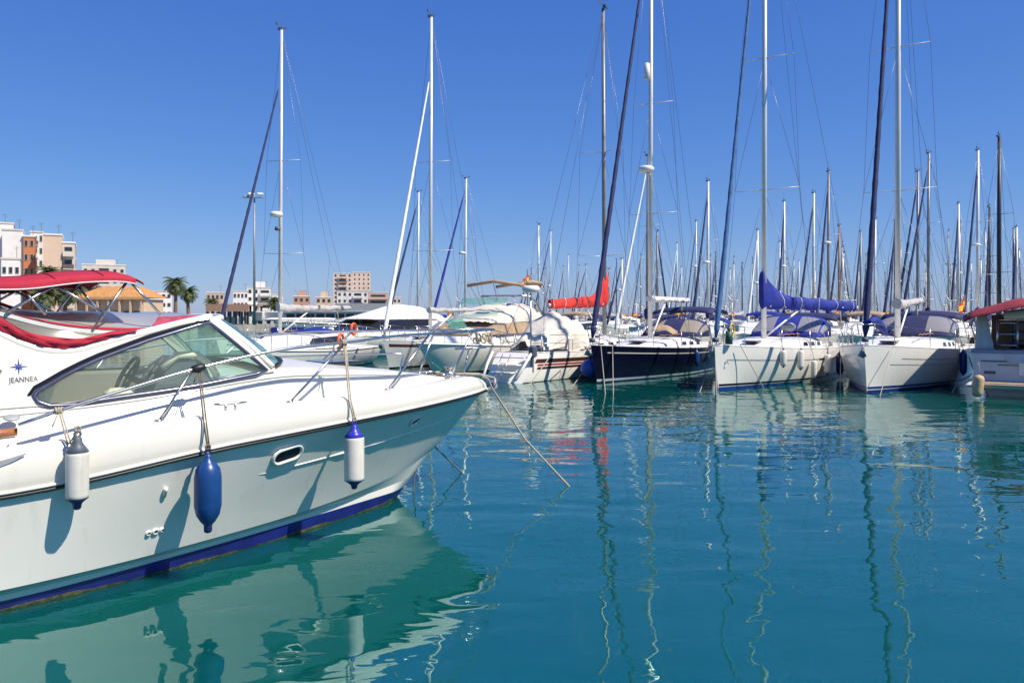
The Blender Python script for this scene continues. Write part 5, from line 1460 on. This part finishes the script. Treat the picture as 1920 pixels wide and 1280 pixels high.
def win_mesh(w, h):
    k = (round(w, 2), round(h, 2))
    if k not in WINDOW:
        m_ = MB(); t = .09
        for x0, x1, z0, z1 in ((-w/2, w/2, h - t, h), (-w/2, w/2, 0, t), (-w/2, -w/2 + t, t, h - t), (w/2 - t, w/2, t, h - t)): m_.box(x0, x1, -.10, .02, z0, z1)
        a = m_.build('window', M['shutter']); p_ = MB().box(-w/2 + t, w/2 - t, -.03, .01, t, h - t).build('pane', M['pane'])
        WINDOW[k] = (a.data, p_.data); bpy.data.objects.remove(a); bpy.data.objects.remove(p_)
    return WINDOW[k]
def window(root, x, y, z, rz, w=1.2, h=1.4):
    a, b = win_mesh(w, h)
    o = bpy.data.objects.new('window', a); COL.objects.link(o); o.parent = root; o.location = (x, y, z); o.rotation_euler = (0, 0, rz)
    q = bpy.data.objects.new('pane', b); COL.objects.link(q); q.parent = o
def balcony(root, x0, x1, y, z, depth, solid_m, rz=0, cx=0, cy=0, glass_=False):
    m_ = MB(); m_.box(x0, x1, y - depth, y, z - .15, z); o = m_.build('balcony', solid_m, root)
    r_ = MB(); r_.box(x0, x1, y - depth, y - depth + .06, z + .02, z + .95); r_.box(x0, x0 + .06, y - depth + .07, y, z + .02, z + .95); r_.box(x1 - .06, x1, y - depth + .07, y, z + .02, z + .95)
    r_.build('railing', solid_m if not glass_ else M['railing'], o)
    if rz: o.location = (cx, cy, 0); o.rotation_euler = (0, 0, rz)
def building(label, px0, px1, topy, d, depth, wall, rz=0.0, storeys=6, cols=4, balc=None, side=None, roof='parapet', ground=1.05, blank=False, name='apartment_block', wsz=(1.2, 1.4)):
    w = (px1 - px0)/F_PX*d; h = atz(topy, d) - ground
    xc = (atx(px0, d) + atx(px1, d))/2
    if not rz: rz = math.atan2(-xc, d)*.94
    w *= math.cos(math.atan2(-xc, d))
    r = thing(name, label, 'building', (xc, d, ground), rz)
    b = MB(); b.box(-w/2, w/2, 0, depth, 0, h); b.build('wall', BM[wall], r)
    sh = h/storeys
    if not blank:
        for s_ in range(storeys):
            for c in range(cols):
                x = lerp(-w/2, w/2, (c + .5)/cols)
                if balc and c in balc: continue
                window(r, x, 0, s_*sh + sh*.3, 0, min(wsz[0], w/cols*.62), min(wsz[1], sh*.52))
            if balc:
                xs0, xs1 = lerp(-w/2, w/2, min(balc)/cols) + .15, lerp(-w/2, w/2, (max(balc) + 1)/cols) - .15
                window(r, (xs0 + xs1)/2, 0, s_*sh + .12, 0, (xs1 - xs0)*.75, sh*.68)
                if s_ > 0: balcony(r, xs0, xs1, 0, s_*sh, 1.3, BM[wall], glass_=(s_ % 2 == 0))
    if side:
        for s_ in range(storeys):
            for c in range(side):
                window(r, w/2, lerp(0, depth, (c + .5)/side), s_*sh + sh*.3, PI/2, 1.2, min(1.5, sh*.5))
    pr = MB(); pr.box(-w/2 - .15, w/2 + .15, -.15, depth + .15, h, h + .35); pr.build('parapet', BM['white'] if wall != 'white' else BM['pale'], r)
    if roof == 'hut':
        q = MB(); q.box(-w*.2, w*.25, depth*.3, depth*.7, h + .36, h + 2.6); q.build('stair_tower', BM[wall], r)
    an2 = MB(); an2.tube([(w*.3, depth*.4, h), (w*.3, depth*.4, h + 3.0)], .05, 5); an2.tube([(w*.3 - .6, depth*.4, h + 2.7), (w*.3 + .6, depth*.4, h + 2.7)], .03, 4); an2.tube([(w*.3 - .4, depth*.4, h + 2.3), (w*.3 + .4, depth*.4, h + 2.3)], .03, 4); an2.build('aerial', M['dash'], r)
    return r, w, h
# left cluster
building('tall white apartment block with a blank side wall at the left edge', -60, 26, 418, 182, 16, 'white', storeys=7, cols=6, blank=True)
b_, w_, h_ = building('lower white building with a large blank wall beside the orange facade', 4, 43, 432, 176, 12, 'white', storeys=6, cols=3, blank=True)
for k in range(3): window(b_, -w_*.2 + 1.4*k, 0, h_*.28, 0, .9, 1.1)
building('narrow orange apartment facade between the white and tan blocks', 43.5, 65, 444, 177, 12, 'orange', storeys=6, cols=2)
building('narrow white apartment facade with balconies beside the tan block', 57, 81, 436, 190, 14, 'white', storeys=7, cols=3, balc=(0, 1))
b_, w_, h_ = building('tan apartment block with a plain side wall and stacked balconies', 81, 116, 441, 172, 15, 'tan', storeys=6, cols=2, blank=True)
b2, w2, h2 = building('stack of shaded balconies on the harbour side of the tan block', 116.5, 140, 456, 174, 13, 'pale', storeys=6, cols=2, balc=(0, 1), side=3)
building('pale low apartment block behind the red canopy', 154, 236, 497, 320, 22, 'pale', storeys=5, cols=6, balc=(2, 3), side=3, roof='hut')
building('small white house with round balcony below the white blocks', 2, 38, 486, 168, 6, 'white', storeys=3, cols=3, name='house')
building('small white block behind the pair of palm trees', 282, 322, 547, 300, 15, 'white', storeys=3, cols=4, name='house')
building('low pink house right of the palm trees', 387, 420, 549, 300, 15, 'pink', storeys=3, cols=4, name='house')
building('white house with a bright blue window on the far quay', 437, 465, 546, 290, 14, 'white', storeys=3, cols=4, name='house')
building('white apartment building with balconies on the far quay', 463, 508, 540, 305, 15, 'white', storeys=4, cols=4, balc=(2, 3), roof='hut')
building('small white house behind the yacht with mast radar', 511, 530, 553, 310, 12, 'white', storeys=3, cols=2, name='house')
building('terracotta brick building left of the tower block', 550, 581, 556, 320, 14, 'brick', storeys=3, cols=3, roof='hut')
building('ochre building beside the tower block', 592, 622, 558, 325, 14, 'ochre', storeys=3, cols=3, roof='hut', name='house')
building('tall tan tower block above the harbour town', 625, 660, 513, 520, 14, 'tower', storeys=10, cols=4, balc=(1, 2))
building('brown wing of the tall tower block with narrow slit windows', 661, 695, 511, 524, 14, 'tower', storeys=10, cols=4, wsz=(.9, 1.2))
building('white mid-rise block in front of the tower block', 632, 700, 546, 400, 18, 'white', storeys=4, cols=7, balc=(3, 4))
building('dark balconied block right of the tower block', 690, 728, 549, 380, 16, 'pink', storeys=4, cols=5, balc=(0, 1, 2, 3, 4))
building('low pale house partly hidden by the white furled headsail', 722, 752, 558, 420, 14, 'pale', storeys=3, cols=4, name='house')
# blue window on the white house: its own thing is the house; add the blue panel as part of it
for o in list(COL.objects):
    if o.get('label', '').startswith('white house with a bright blue window'):
        MB().box(-1.9, .2, -.16, -.11, 1.6, 5.2).build('blue_window', M['blue'], o)
# terracotta pavilion
d = 112; x0, x1 = atx(133, d), atx(272, d); g0 = 1.05
pv = thing('pavilion', 'single-storey pavilion with orange tiled hip roof behind the red canopy', 'building', ((x0 + x1)/2, d, g0)); w = x1 - x0; e = atz(557, d) - g0; ap = atz(535, d) - g0
q = MB(); q.box(-w/2 + .5, w/2 - .5, .6, 7, 0, e - .25); q.build('wall', BM['ochre'], pv)
q = MB(); vs = [(-w/2, 0, e), (w/2, 0, e), (w/2, 8, e), (-w/2, 8, e), (-w*.24, 3.6, ap), (w*.26, 3.6, ap), (w*.26, 4.4, ap), (-w*.24, 4.4, ap)]
q.add(vs, [(0, 1, 5, 4), (1, 2, 6, 5), (2, 3, 7, 6), (3, 0, 4, 7), (4, 5, 6, 7), (0, 3, 2, 1)]); rf = q.build('roof', M['tile'], pv)
q = MB(); q.box(-w/2 - .05, w/2 + .05, -.08, .0, e - .32, e - .02); q.build('fascia', M['awning'], rf)
for k in range(7): 
    q = MB(); xx = lerp(-w/2 + .6, w/2 - .6, k/6); q.box(xx - .12, xx + .12, .02, .26, 0, e - .33); q.build('post', BM['ochre'], pv)
for k in range(6): window(pv, lerp(-w/2 + .6, w/2 - .6, (k + .5)/6), .6, .7, 0, 1.1, 1.15)
q = MB(); q.box(w*.22, w*.44, .46, .52, .75, 1.65); q.build('banner', M['hole'], pv)
# quay promenade wall with dark pergola
d = 104; x0, x1 = atx(386, d), atx(466, d)
pg = thing('pergola', 'dark quayside pergola with brick red fascia above the cruiser windscreen', 'pergola', ((x0 + x1)/2, d, 1.05)); w = x1 - x0; h = atz(570, d) - 1.05
q = MB(); q.box(-w/2, w/2, 0, .25, h - .95, h); q.build('fascia', BM['brick'], pg)
q = MB(); q.box(-w/2, w/2, .26, 6, h - .2, h - .05); q.build('roof', M['woodmast'], pg)
for k in range(8):
    q = MB(); xx = lerp(-w/2 + .15, w/2 - .15, k/7); q.box(xx - .13, xx + .13, .02, .24, 0, h - .97); q.build('post', M['hole'], pg)
    q = MB(); q.box(xx - .12, xx + .12, 5.7, 5.9, 0, h - .22); q.build('post', M['hole'], pg)
for k in range(5):
    q = MB(); xx = lerp(-w/2 + .8, w/2 - .8, k/4); q.obox((xx, 2.6, .5), .7, .7, 1.0, .2, .05); q.build('table', M['white'], pg)
# white lattice trailers on the quay
for k, (pa, pb_) in enumerate(((464, 493), (496, 523))):
    d = 108 + k; x0, x1 = atx(pa, d), atx(pb_, d); w = x1 - x0
    t = thing('trailer', ['left white slatted box trailer parked on the far quay', 'right white slatted box trailer parked on the far quay'][k], 'trailer', ((x0 + x1)/2, d, 1.05))
    q = MB(); q.obox((0, 1.0, 1.05), w, 1.9, 1.3, 0, .05); q.build('body', M['white'], t)
    for j in range(5): MB().box(-w/2 + .1, w/2 - .1, -.02, .045, .55 + .24*j, .63 + .24*j).build('slat', M['greyplastic'], t)
    for xx in (-w*.25, w*.25):
        o = MB().lathe([(.12, -.1), (.28, -.1), (.30, 0), (.28, .1), (.12, .1)], (xx, .2, .30), 14, 'y').build('wheel', M['black'], t)
# grey marquee sign building
d = 120; x0, x1 = atx(634, d), atx(722, d); w = x1 - x0
t = thing('boathouse', 'long low boathouse with pale grey fascia behind the excursion boat', 'building', ((x0 + x1)/2, d, 0)); 
q = MB(); q.box(-w/2, w/2, 0, 7, -.5, 2.9); q.build('wall', BM['grey'], t); q = MB(); q.box(-w/2 - .3, w/2 + .3, -.7, -.1, 2.6, 4.0); q.build('fascia', M['greycover'], t)
for k in range(6): window(t, lerp(-w/2, w/2, (k + .5)/6), 0, 1.2, 0, .9, 1.1)
# excursion boat
d = 84; px0, px1 = 545, 735
r, H = motor_yacht('long white excursion boat with an ochre stripe moored at the far quay', (atx(px1, d) + 1, d), (-1, .06), 13.0, 3.6, 1.75, 1.6, name='excursion_boat', rake=1.2, bands=(('stripe', .90, .985, 'yellow', 0, 1),))
cabin(r, 'cabin', [(2.5, 1.6), (3.2, 2.55), (12.2, 2.6), (12.4, 1.55)], 1.5, 1.4, M['white'])
for k in range(8):
    for sg in (-1, 1):
        q = MB(); xx = 3.6 + 1.05*k; q.box(xx, xx + .85, sg*1.49 - .02, sg*1.49 + .02, 1.9, 2.42); q.build('cabin_window', M['darkwin'], r)
q = MB(); q.box(2.2, 12.6, -1.7, 1.7, 2.66, 2.76); q.build('roof', M['white'], r)
# small tour boat with white canopy
d = 62; r, H = motor_yacht('small open tour boat with white canopy roof and blue benches', (atx(482, d), d), (1, .12), 6.5, 2.2, .9, .75, name='tour_boat', rake=.8)
q = MB(); q.grid([[(lerp(.6, 6.0, i/10), lerp(-1.1, 1.1, k/6), 1.95 + .10*(1 - (k/3 - 1) ** 2) - (.05 if i in (0, 10) else 0)) for k in range(7)] for i in range(11)]); q.build('canopy', M['whitecover'], r, solid=.04)
for xx in (.8, 2.5, 4.2, 5.8):
    for sg in (-1, 1): MB().tube([(xx, sg*.95, .85), (xx, sg*1.0, 1.93)], .025, 6).build('canopy_post', M['steel'], r)
for k in range(3): MB().obox((1.6 + 1.5*k, 0, 1.12), .9, 1.6, .4, 0, .05).build('bench', M['blue'], r)
# harbour light mast
d = 98; p = at(477, 366, d)
lp = thing('light_mast', 'tall harbour floodlight mast left of the leftmost yacht mast', 'lamp post', (p.x, d, 1.05))
MB().tube([(0, 0, 0), (0, 0, p.z - 1.05)], [.16, .09], 10).build('pole', M['aludark'], lp)
MB().tube([(-.9, 0, p.z - 1.35), (1.0, 0, p.z - 1.35)], .05, 6).build('crossarm', M['aludark'], lp)
for xx, zz in ((-.95, -.05), (-.35, .25), (.75, .25)): MB().obox((xx, -.15, p.z - 1.2 + zz), .75, .5, .3, .3, .06).build('floodlight', M['greyplastic'] if xx < -.9 else M['white'], lp)
d = 190; p = at(1783, 496, d); lp = thing('light_mast', 'small twin-headed lamp post among the far masts at right', 'lamp post', (p.x, d, -.5))
MB().tube([(0, 0, 0), (0, 0, p.z + .5)], .11, 8).build('pole', M['aludark'], lp)
for s_ in (-1, 1): MB().obox((s_*.8, 0, p.z + .65), 1.0, .4, .25, 0, .05).build('lamp_head', M['dash'], lp); MB().tube([(0, 0, p.z + .4), (s_*.8, 0, p.z + .6)], .05, 5).build('lamp_arm', M['aludark'], lp)
MB().lathe([(1.2, -1.5), (1.2, .9), (.9, 1.0)], (0, 0, 0), 12).build('footing', BM['grey'], lp)

# palm trees
M['frond'] = mat('palm_frond', (.075, .105, .03), .6, var=.45, vscale=1.5)
M['frondry'] = mat('dry_palm_frond', (.24, .17, .07), .8, var=.3, vscale=1.5)
M['ptrunk'] = mat('palm_trunk', (.17, .12, .08), .95, var=.35, vscale=4, bump=.05, bscale=8)
def palm(label, px, topy, d, spread, base=1.05):
    p = at(px, topy, d); h = p.z - base - spread*.38
    r = thing('palm_tree', label, 'palm tree', (p.x, d, base), random.uniform(0, 6), 'palm trees on the promenade')
    MB().tube([(0.0, 0, 0), (.06, .03, h*.3), (.0, .08, h*.65), (.05, .02, h)], [.34, .27, .24, .30], 10).build('trunk', M['ptrunk'], r)
    for nm, cnt_, e0, e1, mt in (('crown', 64, -.75, 1.35, M['frond']), ('dry_fronds', 18, -1.3, -.7, M['frondry'])):
        mb = MB()
        for k in range(cnt_):
            az = k*2.39996 + random.uniform(-.2, .2); el = lerp(e1, e0, (k + .5)/cnt_) + random.uniform(-.12, .12); Lf = spread*random.uniform(.85, 1.1)*(1 if nm == 'crown' else .7)
            pts = []; pos = Vector((.05, .02, h)); a_ = el
            for j in range(9):
                pts.append(pos.copy()); pos = pos + Vector((math.cos(az)*math.cos(a_), math.sin(az)*math.cos(a_), math.sin(a_)))*(Lf/8); a_ -= .19
            side = Vector((-math.sin(az), math.cos(az), 0))
            for j in range(8):
                a, b = pts[j], pts[j + 1]
                for sub in (0, .5):
                    c = a.lerp(b, sub); ll = spread*.26*math.sin(PI*(j + sub + 1.0)/9.5) + .05; fwd = (b - a).normalized()
                    for s_ in (-1, 1):
                        tip = c + side*s_*ll*.9 + fwd*ll*.55 - Vector((0, 0, ll*.35*random.uniform(.6, 1.3)))
                        mb.add([c, c + fwd*(.055*spread), tip], [(0, 1, 2)])
            mb.tube(pts, [.05, .045, .04, .035, .03, .025, .02, .015, .01], 4, cap=False)
        mb.build(nm, mt, r)
palm('larger palm tree of the pair right of the tiled pavilion', 330, 522, 120, 2.1)
palm('smaller palm tree of the pair right of the tiled pavilion', 353, 541, 124, 1.8)
palm('palm tree left of the tiled pavilion under the red canopy', 122, 528, 108, 2.7)
palm('palm tree directly behind the red canopy edge', 158, 524, 116, 2.6)
palm('palm tree in front of the tan apartment block', 92, 502, 140, 2.6)
palm('squat palm tree at the foot of the tan block', 82, 540, 106, 2.4)
palm('short palm on the far quay behind the leftmost yacht mast', 515, 559, 200, 2.6)
palm('small palm tree left of the white house with blue window', 398, 561, 210, 2.4)
